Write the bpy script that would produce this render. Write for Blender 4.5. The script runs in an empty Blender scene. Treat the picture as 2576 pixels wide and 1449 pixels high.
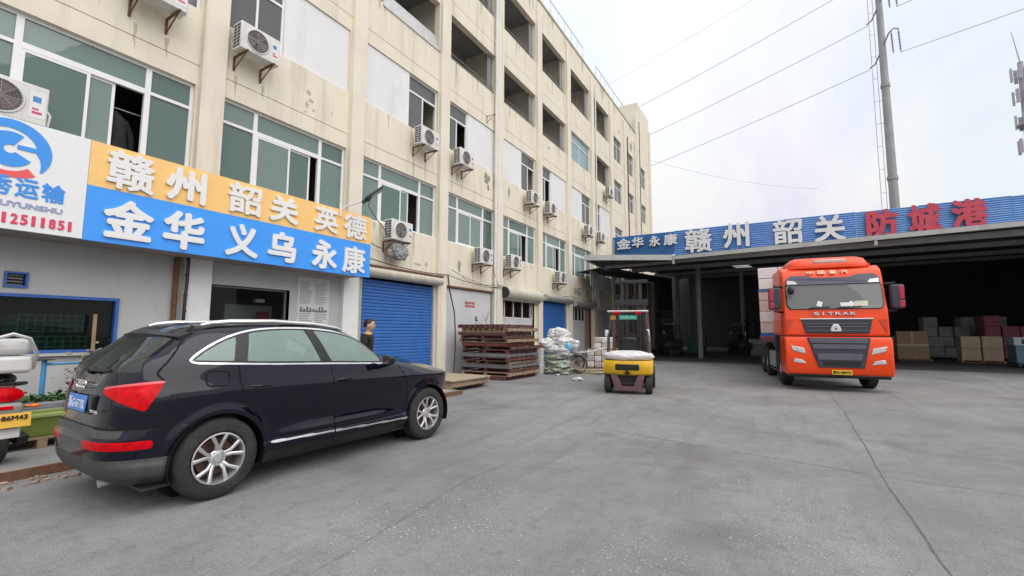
import bpy, bmesh, math, random
from mathutils import Matrix, Vector
from math import sin, cos, pi, radians, sqrt, atan2
random.seed(7)
SC = bpy.context.scene
COL = SC.collection
# ---------------------------------------------------------------- camera
cam_d = bpy.data.cameras.new('camera'); cam = bpy.data.objects.new('camera', cam_d); COL.objects.link(cam)
yaw, pitch, roll = radians(30.62), radians(5.5), radians(-0.216)
fw = Vector((-sin(yaw)*cos(pitch), cos(yaw)*cos(pitch), sin(pitch)))
rt = Vector((cos(yaw), sin(yaw), 0)); dn = fw.cross(rt)
r2 = rt*cos(roll) + dn*sin(roll); d2 = dn*cos(roll) - rt*sin(roll)
m = Matrix((r2, -d2, -fw)).transposed().to_4x4(); m.translation = (0, 0, 1.55)
cam.matrix_world = m
cam_d.sensor_width = 36; cam_d.lens = 36*1136.5/2576
cam_d.clip_start = 0.05; cam_d.clip_end = 2000
SC.camera = cam
# ---------------------------------------------------------------- sky and sun
SUN_EL, SUN_AZ = radians(50), radians(112)      # azimuth from north (+Y) clockwise
W = bpy.data.worlds.new('World'); SC.world = W; W.use_nodes = True
nt = W.node_tree; nt.nodes.clear()
def wn(t, **k):
    n = nt.nodes.new(t)
    for a, b in k.items(): setattr(n, a, b)
    return n
wo = wn('ShaderNodeOutputWorld'); bg = wn('ShaderNodeBackground'); bg.inputs['Strength'].default_value = 0.1
sky = wn('ShaderNodeTexSky', sky_type='NISHITA', sun_disc=False, sun_elevation=SUN_EL, sun_rotation=SUN_AZ)
tc = wn('ShaderNodeTexCoord'); sp = wn('ShaderNodeSeparateXYZ')
nt.links.new(tc.outputs['Generated'], sp.inputs[0])
def wmath(op, a, b=None, c=None, clamp=False):
    n = wn('ShaderNodeMath', operation=op, use_clamp=clamp)
    for i, v in enumerate((a, b, c)):
        if v is None: continue
        if isinstance(v, (int, float)): n.inputs[i].default_value = v
        else: nt.links.new(v, n.inputs[i])
    return n.outputs[0]
zz = wmath('MAXIMUM', sp.outputs['Z'], 0.0)
den = wmath('ADD', zz, 0.22)
cx = wmath('DIVIDE', sp.outputs['X'], den); cy = wmath('DIVIDE', sp.outputs['Y'], den)
cv = wn('ShaderNodeCombineXYZ'); nt.links.new(cx, cv.inputs[0]); nt.links.new(cy, cv.inputs[1])
mp = wn('ShaderNodeMapping'); mp.inputs['Rotation'].default_value = (0, 0, radians(-35)); mp.inputs['Scale'].default_value = (1.0, 0.42, 1)
nt.links.new(cv.outputs[0], mp.inputs[0])
def wnoise(scale, detail, rough, dist, off):
    n = wn('ShaderNodeTexNoise'); n.inputs['Scale'].default_value = scale; n.inputs['Detail'].default_value = detail
    n.inputs['Roughness'].default_value = rough; n.inputs['Distortion'].default_value = dist
    a = wn('ShaderNodeVectorMath', operation='ADD'); a.inputs[1].default_value = off
    nt.links.new(mp.outputs[0], a.inputs[0]); nt.links.new(a.outputs[0], n.inputs['Vector']); return n.outputs['Fac']
def wramp(v, stops):
    r = wn('ShaderNodeValToRGB'); e = r.color_ramp.elements
    while len(e) < len(stops): e.new(0.5)
    for k, (p, c) in enumerate(stops): e[k].position = p; e[k].color = (*c, 1)
    nt.links.new(v, r.inputs[0]); return r.outputs[0]
def wmix(f, a, b):
    n = wn('ShaderNodeMix', data_type='RGBA')
    nt.links.new(f, n.inputs[0]) if not isinstance(f, (int, float)) else setattr(n.inputs[0], 'default_value', f)
    nt.links.new(a, n.inputs[6]); nt.links.new(b, n.inputs[7]); return n.outputs[2]
n1 = wnoise(1.5, 8, 0.58, 0.5, (3.1, 1.7, 0)); n2 = wnoise(0.8, 4, 0.5, 0.4, (9.3, 4.1, 2.0))
cloud = wramp(n1, [(0.30, (7.0, 6.9, 7.9)), (0.42, (7.55, 7.5, 8.15)), (0.53, (8.1, 8.1, 8.15)), (0.62, (8.3, 8.3, 8.3)), (0.74, (7.6, 7.6, 7.65))])
thin = wramp(n2, [(0.0, (0, 0, 0)), (0.56, (0, 0, 0)), (0.70, (.45, .45, .45)), (1.0, (.5, .5, .5))])
lum = wmath('MULTIPLY_ADD', wmath('MULTIPLY', zz, zz), 0.80, 0.83)
vm = wn('ShaderNodeVectorMath', operation='SCALE'); nt.links.new(cloud, vm.inputs[0]); nt.links.new(lum, vm.inputs['Scale'])
skb = wn('ShaderNodeVectorMath', operation='MULTIPLY_ADD'); nt.links.new(sky.outputs[0], skb.inputs[0])
skb.inputs[1].default_value = (0.30, 0.30, 0.30); skb.inputs[2].default_value = (4.6, 5.5, 5.9)
fin = wmix(thin, vm.outputs[0], skb.outputs[0])
nt.links.new(fin, bg.inputs[0]); nt.links.new(bg.outputs[0], wo.inputs[0])
sd = bpy.data.lights.new('sun', 'SUN'); sd.energy = 1.5; sd.angle = radians(75); sd.color = (1.0, 0.965, 0.91)
so = bpy.data.objects.new('sun', sd); COL.objects.link(so)
sdir = Vector((sin(SUN_AZ)*cos(SUN_EL), cos(SUN_AZ)*cos(SUN_EL), sin(SUN_EL)))
so.rotation_euler = sdir.to_track_quat('Z', 'Y').to_euler(); so.location = sdir*60
vs = SC.view_settings; vs.view_transform = 'Standard'; vs.look = 'None'; vs.exposure = 0.40; vs.gamma = 1.0; vs.use_curve_mapping = False
SC.cycles.max_bounces = 8; SC.cycles.transparent_max_bounces = 12; SC.cycles.caustics_reflective = False; SC.cycles.caustics_refractive = False
SC.cycles.use_denoising = True

# ---------------------------------------------------------------- helpers
def lin(r, g, b):
    f = lambda c: (c/255)/12.92 if c/255 <= 0.04045 else ((c/255+0.055)/1.055)**2.4
    return (f(r), f(g), f(b))
MATS = {}
def mat(name, col, rough=0.6, metal=0.0, var=0.12, scale=6.0, bump=0.0, bscale=40.0, dirt=None, damt=0.0, dscale=1.2,
        dstretch=(1, 1, 1), spec=0.5, coat=0.0, alpha=1.0, trans=0.0, emit=None, estr=0.0, space='Object', hue=None):
    if name in MATS: return MATS[name]
    M = bpy.data.materials.new(name); M.use_nodes = True; MATS[name] = M
    t = M.node_tree; P = t.nodes['Principled BSDF']; L = t.links.new
    if space == 'World':
        g = t.nodes.new('ShaderNodeNewGeometry').outputs['Position']
    else:
        g = t.nodes.new('ShaderNodeTexCoord').outputs['Object']
    def noise(sc, det=5, st=None, ro=0.6):
        n = t.nodes.new('ShaderNodeTexNoise'); n.inputs['Scale'].default_value = sc; n.inputs['Detail'].default_value = det; n.inputs['Roughness'].default_value = ro
        if st and st != (1, 1, 1):
            mpn = t.nodes.new('ShaderNodeMapping'); mpn.inputs['Scale'].default_value = st; L(g, mpn.inputs[0]); L(mpn.outputs[0], n.inputs['Vector'])
        else: L(g, n.inputs['Vector'])
        return n.outputs['Fac']
    def mix(f, a, b):
        n = t.nodes.new('ShaderNodeMix'); n.data_type = 'RGBA'
        for i, v in ((0, f), (6, a), (7, b)):
            if hasattr(v, 'is_output'): L(v, n.inputs[i])
            else: n.inputs[i].default_value = v if i == 0 else (*v, 1)
        return n.outputs[2]
    def ramp(v, a, b):
        n = t.nodes.new('ShaderNodeMapRange'); n.inputs[1].default_value = a; n.inputs[2].default_value = b; L(v, n.inputs[0]); return n.outputs[0]
    c = None
    if var > 0:
        lo = tuple(max(0, x*(1-var)) for x in col); hi = hue if hue else tuple(min(1, x*(1+var)) for x in col)
        c = mix(ramp(noise(scale), 0.3, 0.7), lo, hi)
    if dirt and damt > 0:
        f = ramp(noise(dscale, 8, dstretch, 0.68), 0.62-0.25*damt, 0.80-0.12*damt)
        n = t.nodes.new('ShaderNodeMath'); n.operation = 'MULTIPLY'; L(f, n.inputs[0]); n.inputs[1].default_value = min(1, 0.35+damt*0.6)
        c = mix(n.outputs[0], c if c is not None else col, dirt)
    if c is not None: L(c, P.inputs['Base Color'])
    else: P.inputs['Base Color'].default_value = (*col, 1)
    P.inputs['Roughness'].default_value = rough; P.inputs['Metallic'].default_value = metal
    P.inputs['Specular IOR Level'].default_value = spec; P.inputs['Coat Weight'].default_value = coat; P.inputs['Coat Roughness'].default_value = 0.03
    P.inputs['Alpha'].default_value = alpha; P.inputs['Transmission Weight'].default_value = trans
    if rough > 0.15 and var > 0:
        rr = ramp(noise(scale*2.3), 0.2, 0.8); n = t.nodes.new('ShaderNodeMapRange'); n.inputs[3].default_value = rough*0.85; n.inputs[4].default_value = min(1, rough*1.15); L(rr, n.inputs[0]); L(n.outputs[0], P.inputs['Roughness'])
    if emit: P.inputs['Emission Color'].default_value = (*emit, 1); P.inputs['Emission Strength'].default_value = estr
    if bump > 0:
        b = t.nodes.new('ShaderNodeBump'); b.inputs['Strength'].default_value = bump; b.inputs['Distance'].default_value = 0.02
        L(noise(bscale, 6), b.inputs['Height']); L(b.outputs[0], P.inputs['Normal'])
    M['_nodes'] = 1
    return M
def glass(name, tint, refl=0.5, opacity=0.6, rough=0.02, see=None):
    """thin tinted pane: part see-through, part coated"""
    if name in MATS: return MATS[name]
    M = bpy.data.materials.new(name); M.use_nodes = True; MATS[name] = M
    t = M.node_tree; t.nodes.clear(); L = t.links.new
    o = t.nodes.new('ShaderNodeOutputMaterial'); P = t.nodes.new('ShaderNodeBsdfPrincipled'); T = t.nodes.new('ShaderNodeBsdfTransparent'); X = t.nodes.new('ShaderNodeMixShader')
    P.inputs['Base Color'].default_value = (*tint, 1); P.inputs['Roughness'].default_value = rough; P.inputs['Specular IOR Level'].default_value = refl
    T.inputs['Color'].default_value = (*(see or [min(1, c*1.6+0.25) for c in tint]), 1)
    X.inputs[0].default_value = opacity; L(T.outputs[0], X.inputs[1]); L(P.outputs[0], X.inputs[2]); L(X.outputs[0], o.inputs[0])
    n = t.nodes.new('ShaderNodeTexNoise'); n.inputs['Scale'].default_value = 1.3; g = t.nodes.new('ShaderNodeNewGeometry'); L(g.outputs['Position'], n.inputs['Vector'])
    b = t.nodes.new('ShaderNodeBump'); b.inputs['Strength'].default_value = 0.05; b.inputs['Distance'].default_value = 0.05; L(n.outputs['Fac'], b.inputs['Height']); L(b.outputs[0], P.inputs['Normal'])
    return M

class MB:
    """collects shapes; build() links them as one mesh object"""
    def __init__(s): s.v = []; s.f = []; s.T = None
    def add(s, vs, fs):
        o = len(s.v)
        if s.T is not None: vs = [tuple(s.T @ Vector(p)) for p in vs]
        s.v += [tuple(p) for p in vs]; s.f += [tuple(i+o for i in q) for q in fs]; return s
    def box(s, x0, x1, y0, y1, z0, z1):
        return s.add([(x, y, z) for x in (x0, x1) for y in (y0, y1) for z in (z0, z1)],
                     [(0, 1, 3, 2), (4, 6, 7, 5), (0, 4, 5, 1), (2, 3, 7, 6), (0, 2, 6, 4), (1, 5, 7, 3)])
    def cbox(s, c, d): return s.box(c[0]-d[0]/2, c[0]+d[0]/2, c[1]-d[1]/2, c[1]+d[1]/2, c[2]-d[2]/2, c[2]+d[2]/2)
    def quad(s, a, b, c, d): return s.add([a, b, c, d], [(0, 1, 2, 3)])
    def tube(s, p, q, r, r2=None, n=10, caps=True):
        p, q = Vector(p), Vector(q); d = (q-p)
        if d.length < 1e-9: return s
        d.normalize(); a = d.orthogonal().normalized(); b = d.cross(a); r2 = r if r2 is None else r2
        vs = [tuple(p+(a*cos(2*pi*k/n)+b*sin(2*pi*k/n))*r) for k in range(n)]+[tuple(q+(a*cos(2*pi*k/n)+b*sin(2*pi*k/n))*r2) for k in range(n)]
        fs = [(k, (k+1) % n, n+(k+1) % n, n+k) for k in range(n)]
        if caps: fs += [tuple(range(n))[::-1], tuple(range(n, 2*n))]
        return s.add(vs, fs)
    def path(s, pts, r, n=8):
        pts = [Vector(p) for p in pts]; rings = []
        up = None
        for i, p in enumerate(pts):
            d = (pts[min(i+1, len(pts)-1)]-pts[max(i-1, 0)]).normalized()
            if up is None: up = d.orthogonal().normalized()
            a = (up-d*up.dot(d))
            if a.length < 1e-6: a = d.orthogonal()
            a.normalize(); up = a; b = d.cross(a)
            rr = r[i] if isinstance(r, (list, tuple)) else r
            rings.append([tuple(p+(a*cos(2*pi*k/n)+b*sin(2*pi*k/n))*rr) for k in range(n)])
        vs = [q for R in rings for q in R]; fs = []
        for i in range(len(rings)-1):
            for k in range(n): fs.append((i*n+k, i*n+(k+1) % n, (i+1)*n+(k+1) % n, (i+1)*n+k))
        fs += [tuple(range(n))[::-1], tuple(range((len(rings)-1)*n, len(rings)*n))]
        return s.add(vs, fs)
    def lathe(s, prof, c=(0, 0, 0), axis='x', n=24, close=False):
        """prof: (offset along axis, radius)"""
        vs = []; N = len(prof)
        for k in range(n):
            a = 2*pi*k/n
            for h, r in prof:
                u, w = r*cos(a), r*sin(a)
                vs.append((c[0]+h, c[1]+u, c[2]+w) if axis == 'x' else (c[0]+w, c[1]+h, c[2]+u) if axis == 'y' else (c[0]+u, c[1]+w, c[2]+h))
        fs = []
        for k in range(n):
            k2 = (k+1) % n
            for i in range(N-1 if not close else N):
                j = (i+1) % N
                fs.append((k*N+i, k2*N+i, k2*N+j, k*N+j))
        return s.add(vs, fs)
    def prism(s, poly, axis, a, b):
        """extrude 2-D polygon along axis: x -> poly is (y,z); y -> (x,z); z -> (x,y)"""
        def P(u, w, t): return (t, u, w) if axis == 'x' else (u, t, w) if axis == 'y' else (u, w, t)
        n = len(poly); vs = [P(u, w, a) for u, w in poly]+[P(u, w, b) for u, w in poly]
        return s.add(vs, [tuple(range(n))[::-1], tuple(range(n, 2*n))]+[(k, (k+1) % n, n+(k+1) % n, n+k) for k in range(n)])
    def ball(s, c, r, nu=12, nv=8):
        r = r if isinstance(r, (list, tuple)) else (r, r, r); vs = []; fs = []
        for j in range(nv+1):
            for i in range(nu):
                a, b = 2*pi*i/nu, pi*j/nv
                vs.append((c[0]+r[0]*cos(a)*sin(b), c[1]+r[1]*sin(a)*sin(b), c[2]+r[2]*cos(b)))
        for j in range(nv):
            for i in range(nu): fs.append((j*nu+i, (j+1)*nu+i, (j+1)*nu+(i+1) % nu, j*nu+(i+1) % nu))
        return s.add(vs, fs)
    def mesh(s, name, smooth=False, ang=None):
        me = bpy.data.meshes.new(name); me.from_pydata(s.v, [], s.f); me.validate(verbose=False)
        bm = bmesh.new(); bm.from_mesh(me); bmesh.ops.recalc_face_normals(bm, faces=bm.faces); bm.to_mesh(me); bm.free()
        if smooth:
            me.polygons.foreach_set('use_smooth', [True]*len(me.polygons))
            try: me.set_sharp_from_angle(angle=radians(ang or 40))
            except Exception: pass
        return me
    def build(s, name, material, parent=None, smooth=False, bevel=0.0, seg=2, ang=None):
        return obj(name, s.mesh(name, smooth or bevel > 0, ang), material, parent, bevel, seg)
def obj(name, me, material, parent=None, bevel=0.0, seg=2):
    o = bpy.data.objects.new(name, me); COL.objects.link(o)
    if material is not None and len(me.materials) == 0: me.materials.append(material)
    if parent is not None: o.parent = parent
    if bevel > 0:
        b = o.modifiers.new('bevel', 'BEVEL'); b.width = bevel; b.segments = seg; b.limit_method = 'ANGLE'; b.angle_limit = radians(35); b.harden_normals = False
    return o
def tag(o, label, cat, group=None):
    o['label'] = label; o['category'] = cat
    if group: o['group'] = group
    return o
def struct(o): o['kind'] = 'structure'; return o
def thing(name, label, cat, loc=(0, 0, 0), rz=0.0, group=None):
    o = bpy.data.objects.new(name, None); COL.objects.link(o); o.location = loc; o.rotation_euler = (0, 0, rz); o.empty_display_size = 0.2
    return tag(o, label, cat, group)
def dup(root, loc=None, rz=None, label=None, group=None, parent='same'):
    r = root.copy(); COL.objects.link(r)
    if loc is not None: r.location = loc
    if rz is not None: r.rotation_euler = (0, 0, rz)
    if label: r['label'] = label
    if group: r['group'] = group
    for ch in list(root.children):
        c = ch.copy(); COL.objects.link(c); c.parent = r
        for g in list(ch.children):
            d = g.copy(); COL.objects.link(d); d.parent = c
    return r
_dg = None
def text_mesh(s, extrude=0.01, offset=0.0, shear=0.0, res=3, spacing=1.0):
    cu = bpy.data.curves.new('lettering', 'FONT'); cu.body = s; cu.size = 1.0; cu.extrude = extrude; cu.offset = offset; cu.shear = shear; cu.resolution_u = res; cu.space_character = spacing
    o = bpy.data.objects.new('lettering', cu); COL.objects.link(o)
    dg = bpy.context.evaluated_depsgraph_get(); dg.update()
    me = bpy.data.meshes.new_from_object(o.evaluated_get(dg)); me = me.copy() if me.users else me
    bpy.data.objects.remove(o); bpy.data.curves.remove(cu)
    return me
def fit_text(name, s, o, ux, uy, w, h, material, parent, depth=0.01, offset=0.0, **k):
    """text filling a w x h rectangle whose lower left corner is o; ux, uy: in-plane unit vectors; offset: stroke thickening in em"""
    me = text_mesh(s, 0.5, 0.0, **k)
    V0 = [v.co.copy() for v in me.vertices]; F0 = [tuple(p.vertices) for p in me.polygons]; bpy.data.meshes.remove(me)
    x0, x1, y0, y1, z0, z1 = min(v.x for v in V0), max(v.x for v in V0), min(v.y for v in V0), max(v.y for v in V0), min(v.z for v in V0), max(v.z for v in V0)
    ux, uy, o = Vector(ux), Vector(uy), Vector(o); un = ux.cross(uy); em = offset*min(h, w)
    shifts = [(0, 0)] if offset <= 0 else [(cos(a)*em, sin(a)*em) for a in (pi/4*q for q in range(8))]+[(0, 0)]
    vs, fs = [], []
    for q, (dx, dy) in enumerate(shifts):
        b = len(vs); dz = q*0.00035; sx_, sy_ = (w-2*em)/(x1-x0), (h-2*em)/(y1-y0)
        for v in V0: vs.append(o+ux*(em+(v.x-x0)*sx_+dx)+uy*(em+(v.y-y0)*sy_+dy)+un*((v.z-z0)/(z1-z0)*depth+(dz if v.z > (z0+z1)/2 else 0)))
        fs += [tuple(i+b for i in f) for f in F0]
    me = bpy.data.meshes.new(name); me.from_pydata(vs, [], fs)
    return obj(name, me, material, parent)
# ================================================================ materials of the place
def ground_material():
    M = bpy.data.materials.new('yard_concrete'); M.use_nodes = True; t = M.node_tree; L = t.links.new; P = t.nodes['Principled BSDF']
    g = t.nodes.new('ShaderNodeNewGeometry').outputs['Position']
    def noise(sc, det=6, st=None, ro=0.6, off=(0, 0, 0), rot=0):
        n = t.nodes.new('ShaderNodeTexNoise'); n.inputs['Scale'].default_value = sc; n.inputs['Detail'].default_value = det; n.inputs['Roughness'].default_value = ro
        k = t.nodes.new('ShaderNodeMapping'); k.inputs['Scale'].default_value = st or (1, 1, 1); k.inputs['Location'].default_value = off; k.inputs['Rotation'].default_value = (0, 0, rot)
        L(g, k.inputs[0]); L(k.outputs[0], n.inputs['Vector']); return n.outputs['Fac']
    def rng(v, a, b, c=0, d=1):
        n = t.nodes.new('ShaderNodeMapRange'); n.inputs[1].default_value = a; n.inputs[2].default_value = b; n.inputs[3].default_value = c; n.inputs[4].default_value = d; L(v, n.inputs[0]); return n.outputs[0]
    def mix(f, a, b):
        n = t.nodes.new('ShaderNodeMix'); n.data_type = 'RGBA'
        for i, v in ((0, f), (6, a), (7, b)):
            if hasattr(v, 'is_output'): L(v, n.inputs[i])
            else: n.inputs[i].default_value = v if i == 0 else (*v, 1)
        return n.outputs[2]
    def mul(a, b):
        n = t.nodes.new('ShaderNodeMath'); n.operation = 'MULTIPLY'
        for i, v in enumerate((a, b)):
            if hasattr(v, 'is_output'): L(v, n.inputs[i])
            else: n.inputs[i].default_value = v
        return n.outputs[0]
    c = mix(rng(noise(0.35, 9, ro=0.7), 0.36, 0.66), (0.155, 0.154, 0.152), (0.30, 0.298, 0.294))
    c = mix(mul(rng(noise(1.7, 8, (1, 0.35, 1)), 0.48, 0.66), 0.5), c, (0.165, 0.164, 0.162))            # tyre-worn bands along the yard
    c = mix(mul(rng(noise(0.9, 6, (1, .3, 1), off=(4, 7, 0), rot=0.5), 0.56, 0.72), 0.5), c, (0.31, 0.308, 0.303))   # pale dusty wear
    c = mix(mul(rng(noise(7, 10, ro=0.8), 0.51, 0.67), 0.8), c, (0.115, 0.114, 0.113))
    c = mix(mul(rng(noise(3.2, 8, (1.0, 0.10, 1), 0.7, (2, 3, 0), -0.12), 0.54, 0.67), 0.58), c, (0.13, 0.129, 0.128))   # rubber streaks
    c = mix(mul(rng(noise(0.55, 5, ro=0.55, off=(7, 2, 0)), 0.58, 0.67), 0.7), c, (0.11, 0.099, 0.097))   # old oil
    c = mix(mul(rng(noise(140, 2), 0.44, 0.62), 0.48), c, (0.36, 0.368, 0.36)); c = mix(mul(rng(noise(95, 3, off=(5, 5, 0)), 0.53, 0.64), 0.7), c, (0.09, 0.089, 0.088))   # grain                  # small stains
    v = t.nodes.new('ShaderNodeTexVoronoi'); v.inputs['Scale'].default_value = 55; L(g, v.inputs['Vector'])
    patch = rng(noise(0.8, 4, off=(1.3, 2.2, 0)), 0.52, 0.66)
    c = mix(mul(rng(v.outputs['Distance'], 0.10, 0.22, 1, 0), mul(patch, 0.55)), c, (0.40, 0.396, 0.385))  # exposed aggregate
    c = mix(mul(rng(noise(70, 2), 0.60, 0.72), mul(patch, 0.6)), c, (0.11, 0.109, 0.107))
    L(c, P.inputs['Base Color']); P.inputs['Roughness'].default_value = 0.82; P.inputs['Specular IOR Level'].default_value = 0.3
    b = t.nodes.new('ShaderNodeBump'); b.inputs['Strength'].default_value = 0.8; b.inputs['Distance'].default_value = 0.016
    h = t.nodes.new('ShaderNodeMath'); h.operation = 'ADD'; L(noise(60, 4), h.inputs[0]); L(mul(noise(6, 6), 1.5), h.inputs[1])
    L(h.outputs[0], b.inputs['Height']); L(b.outputs[0], P.inputs['Normal'])
    return M
GROUND = ground_material()
WALLC = mat('cream_wall_paint', (0.765, 0.68, 0.57), 0.8, var=0.05, scale=1.2, bump=0.10, bscale=25, dirt=(0.40, 0.355, 0.25), damt=0.40, dscale=1.4, dstretch=(1, 1.6, 0.14), space='World', hue=(0.775, 0.74, 0.59))
PILC = mat('cream_pilaster_paint', (0.775, 0.685, 0.585), 0.8, var=0.05, scale=0.8, bump=0.08, bscale=25, dirt=(0.44, 0.37, 0.27), damt=0.34, dscale=1.6, dstretch=(1, 1.5, 0.12), space='World', hue=(0.78, 0.74, 0.60))
LOWC = mat('grey_shop_plaster', (0.46, 0.465, 0.46), 0.85, var=0.08, scale=1.5, bump=0.12, bscale=18, dirt=(0.33, 0.32, 0.31), damt=0.25, dscale=2.0, space='World')  # plaster grey, lowered to hold the shade under the sign board
WHITEP = mat('white_paint', (0.76, 0.76, 0.75), 0.6, var=0.05, scale=3, bump=0.04, dirt=(0.5, 0.48, 0.45), damt=0.10, dscale=2.5, space='World')
PANELW = mat('white_infill_panel', (0.74, 0.74, 0.74), 0.55, var=0.03, scale=0.8, dirt=(0.52, 0.50, 0.46), damt=0.25, dscale=1.6, dstretch=(1, 1, .25), space='World')
CONC = mat('interior_concrete', (0.30, 0.30, 0.295), 0.85, var=0.12, scale=1.5, space='World')
FRAMEW = mat('white_window_frame', (0.80, 0.80, 0.80), 0.4, var=0.04, scale=5)
GLASSG = glass('green_window_glass', (0.18, 0.265, 0.24), 0.9, 0.80)
GLASSV = [GLASSG, glass('green_window_glass_pale', (0.22, 0.30, 0.275), 0.9, 0.78), glass('green_window_glass_deep', (0.135, 0.215, 0.19), 0.9, 0.72), glass('green_window_glass_dusty', (0.20, 0.275, 0.25), 0.6, 0.86, 0.15)]
GLASSD = glass('grey_window_glass', (0.16, 0.165, 0.17), 0.5, 0.72)
GLASSK = glass('dark_shop_glass', (0.02, 0.022, 0.022), 0.6, 0.22, see=(.80, .84, .82))
BLUEF = mat('blue_window_frame', (0.035, 0.12, 0.42), 0.45, var=0.15, scale=7)
SHUTB = mat('blue_shutter', (0.038, 0.145, 0.44), 0.42, var=0.10, scale=3, dirt=(0.10, 0.20, 0.38), damt=0.25, dscale=2.5, space='World', spec=0.5)
GALV = mat('galvanised_steel', (0.50, 0.50, 0.49), 0.5, 0.55, var=0.15, scale=5, dirt=(0.28, 0.24, 0.2), damt=0.15, dscale=4)
RUST = mat('rusty_steel', (0.17, 0.085, 0.05), 0.8, 0.1, var=0.35, scale=14, bump=0.15, bscale=60)
DARKM = mat('dark_metal', (0.035, 0.035, 0.037), 0.5, 0.3, var=0.2, scale=9)
CABLE = mat('black_cable', (0.025, 0.023, 0.022), 0.6, var=0.1)
PVC = mat('white_pvc_pipe', (0.70, 0.70, 0.69), 0.45, var=0.06, scale=2, dirt=(0.5, 0.47, 0.42), damt=0.15, dscale=2.0)
LGREY = mat('light_grey_sheet', (0.56, 0.57, 0.58), 0.55, 0.0, var=0.07, scale=1.5, dirt=(0.38, 0.36, 0.33), damt=0.2, dscale=1.6, dstretch=(1, 1, 0.3), space='World')
# ================================================================ ground
gm = MB(); G = 260
gm.add([(-G, -G, 0), (G, -G, 0), (G, G, 0), (-G, G, 0)], [(0, 1, 2, 3)])
struct(gm.build('ground', GROUND))
# expansion joints sawn in the slab, filled with dirt: narrow wavering strips
JOINT = mat('joint_dirt', (0.12, 0.118, 0.115), 0.95, var=0.3, scale=20, space='World')
def crack(name, pts, w, seed):
    r = random.Random(seed); m = MB(); P = []
    for (x0, y0), (x1, y1) in zip(pts[:-1], pts[1:]):
        n = max(2, int(sqrt((x1-x0)**2+(y1-y0)**2)/0.07))
        for k in range(n):
            t = k/n; P.append((x0+(x1-x0)*t, y0+(y1-y0)*t))
    P.append(pts[-1]); L_, R_ = [], []; off = 0
    for i, (x, y) in enumerate(P):
        a = P[max(0, i-1)]; b = P[min(len(P)-1, i+1)]; dx, dy = b[0]-a[0], b[1]-a[1]; l = sqrt(dx*dx+dy*dy) or 1; nx, ny = -dy/l, dx/l
        off = off*0.8+r.uniform(-1, 1)*0.006; ww = w*r.uniform(0.25, 1.2)
        L_.append((x+nx*(off+ww/2), y+ny*(off+ww/2), 0.004)); R_.append((x+nx*(off-ww/2), y+ny*(off-ww/2), 0.004))
    n = len(P); m.add(L_+R_, [(i, i+1, n+i+1, n+i) for i in range(n-1)])
    o = m.build(name, JOINT); return struct(o)
crack('ground_joint', [(0.87, 2.6), (0.88, 6.5), (0.95, 9.0), (1.03, 11.4)], 0.017, 1)
crack('ground_joint', [(-3.0, 7.25), (-0.9, 6.75), (0.9, 6.42), (2.2, 6.3), (4.5, 6.1)], 0.011, 2)
crack('ground_joint', [(-5.8, 6.6), (-5.2, 7.7), (-4.4, 8.35), (-4.0, 8.9)], 0.02, 3)
crack('ground_joint', [(1.0, 11.4), (1.02, 15), (1.0, 23)], 0.012, 4); crack('ground_joint', [(-2.6, 1.6), (-2.9, 4.0), (-2.75, 6.8), (-3.1, 9.6)], 0.004, 5); crack('ground_joint', [(-2.85, 4.6), (-2.1, 4.9), (-1.6, 5.6), (-1.5, 6.9)], 0.004, 6); crack('ground_joint', [(1.9, 3.4), (2.4, 4.6), (2.3, 6.2)], 0.007, 7)
# concrete apron with a rusted edge in front of the shop
ap = MB(); ap.box(-10.0, -6.90, -6, 9.2, 0, 0.09); ap.box(-10.0, -8.9, 9.2, 31, 0, 0.09)
APC = mat('apron_concrete', (0.25, 0.245, 0.235), 0.9, var=0.2, scale=3, bump=0.2, bscale=30, dirt=(0.14, 0.13, 0.12), damt=0.3, dscale=2, space='World')
apo = struct(ap.build('pavement', APC, bevel=0.01))
ed = MB(); ed.box(-6.895, -6.855, -6, 9.2, 0.0, 0.10); ed.build('edge_angle', RUST, apo)
rb = MB(); rr = random.Random(5)
for k in range(420):
    x, y = rr.uniform(-6.85, -6.52), rr.uniform(-1.0, 6.5)
    if rr.random() < (x+6.85)*2.2: continue
    s = rr.uniform(0.008, 0.035); a = rr.uniform(0, 6)
    rb.T = Matrix.Translation((x, y, s*0.35)) @ Matrix.Rotation(a, 4, 'Z') @ Matrix.Rotation(rr.uniform(-.4, .4), 4, 'X')
    rb.box(-s, s, -s*0.7, s*0.7, -s*0.4, s*0.4)
rb.T = None
RUBM = mat('brick_rubble', (0.33, 0.25, 0.2), 0.9, var=0.5, scale=9, space='World')
o = rb.build('rubble', RUBM); o['kind'] = 'stuff'; o['label'] = 'strip of broken brick rubble along the pavement edge'
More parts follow.
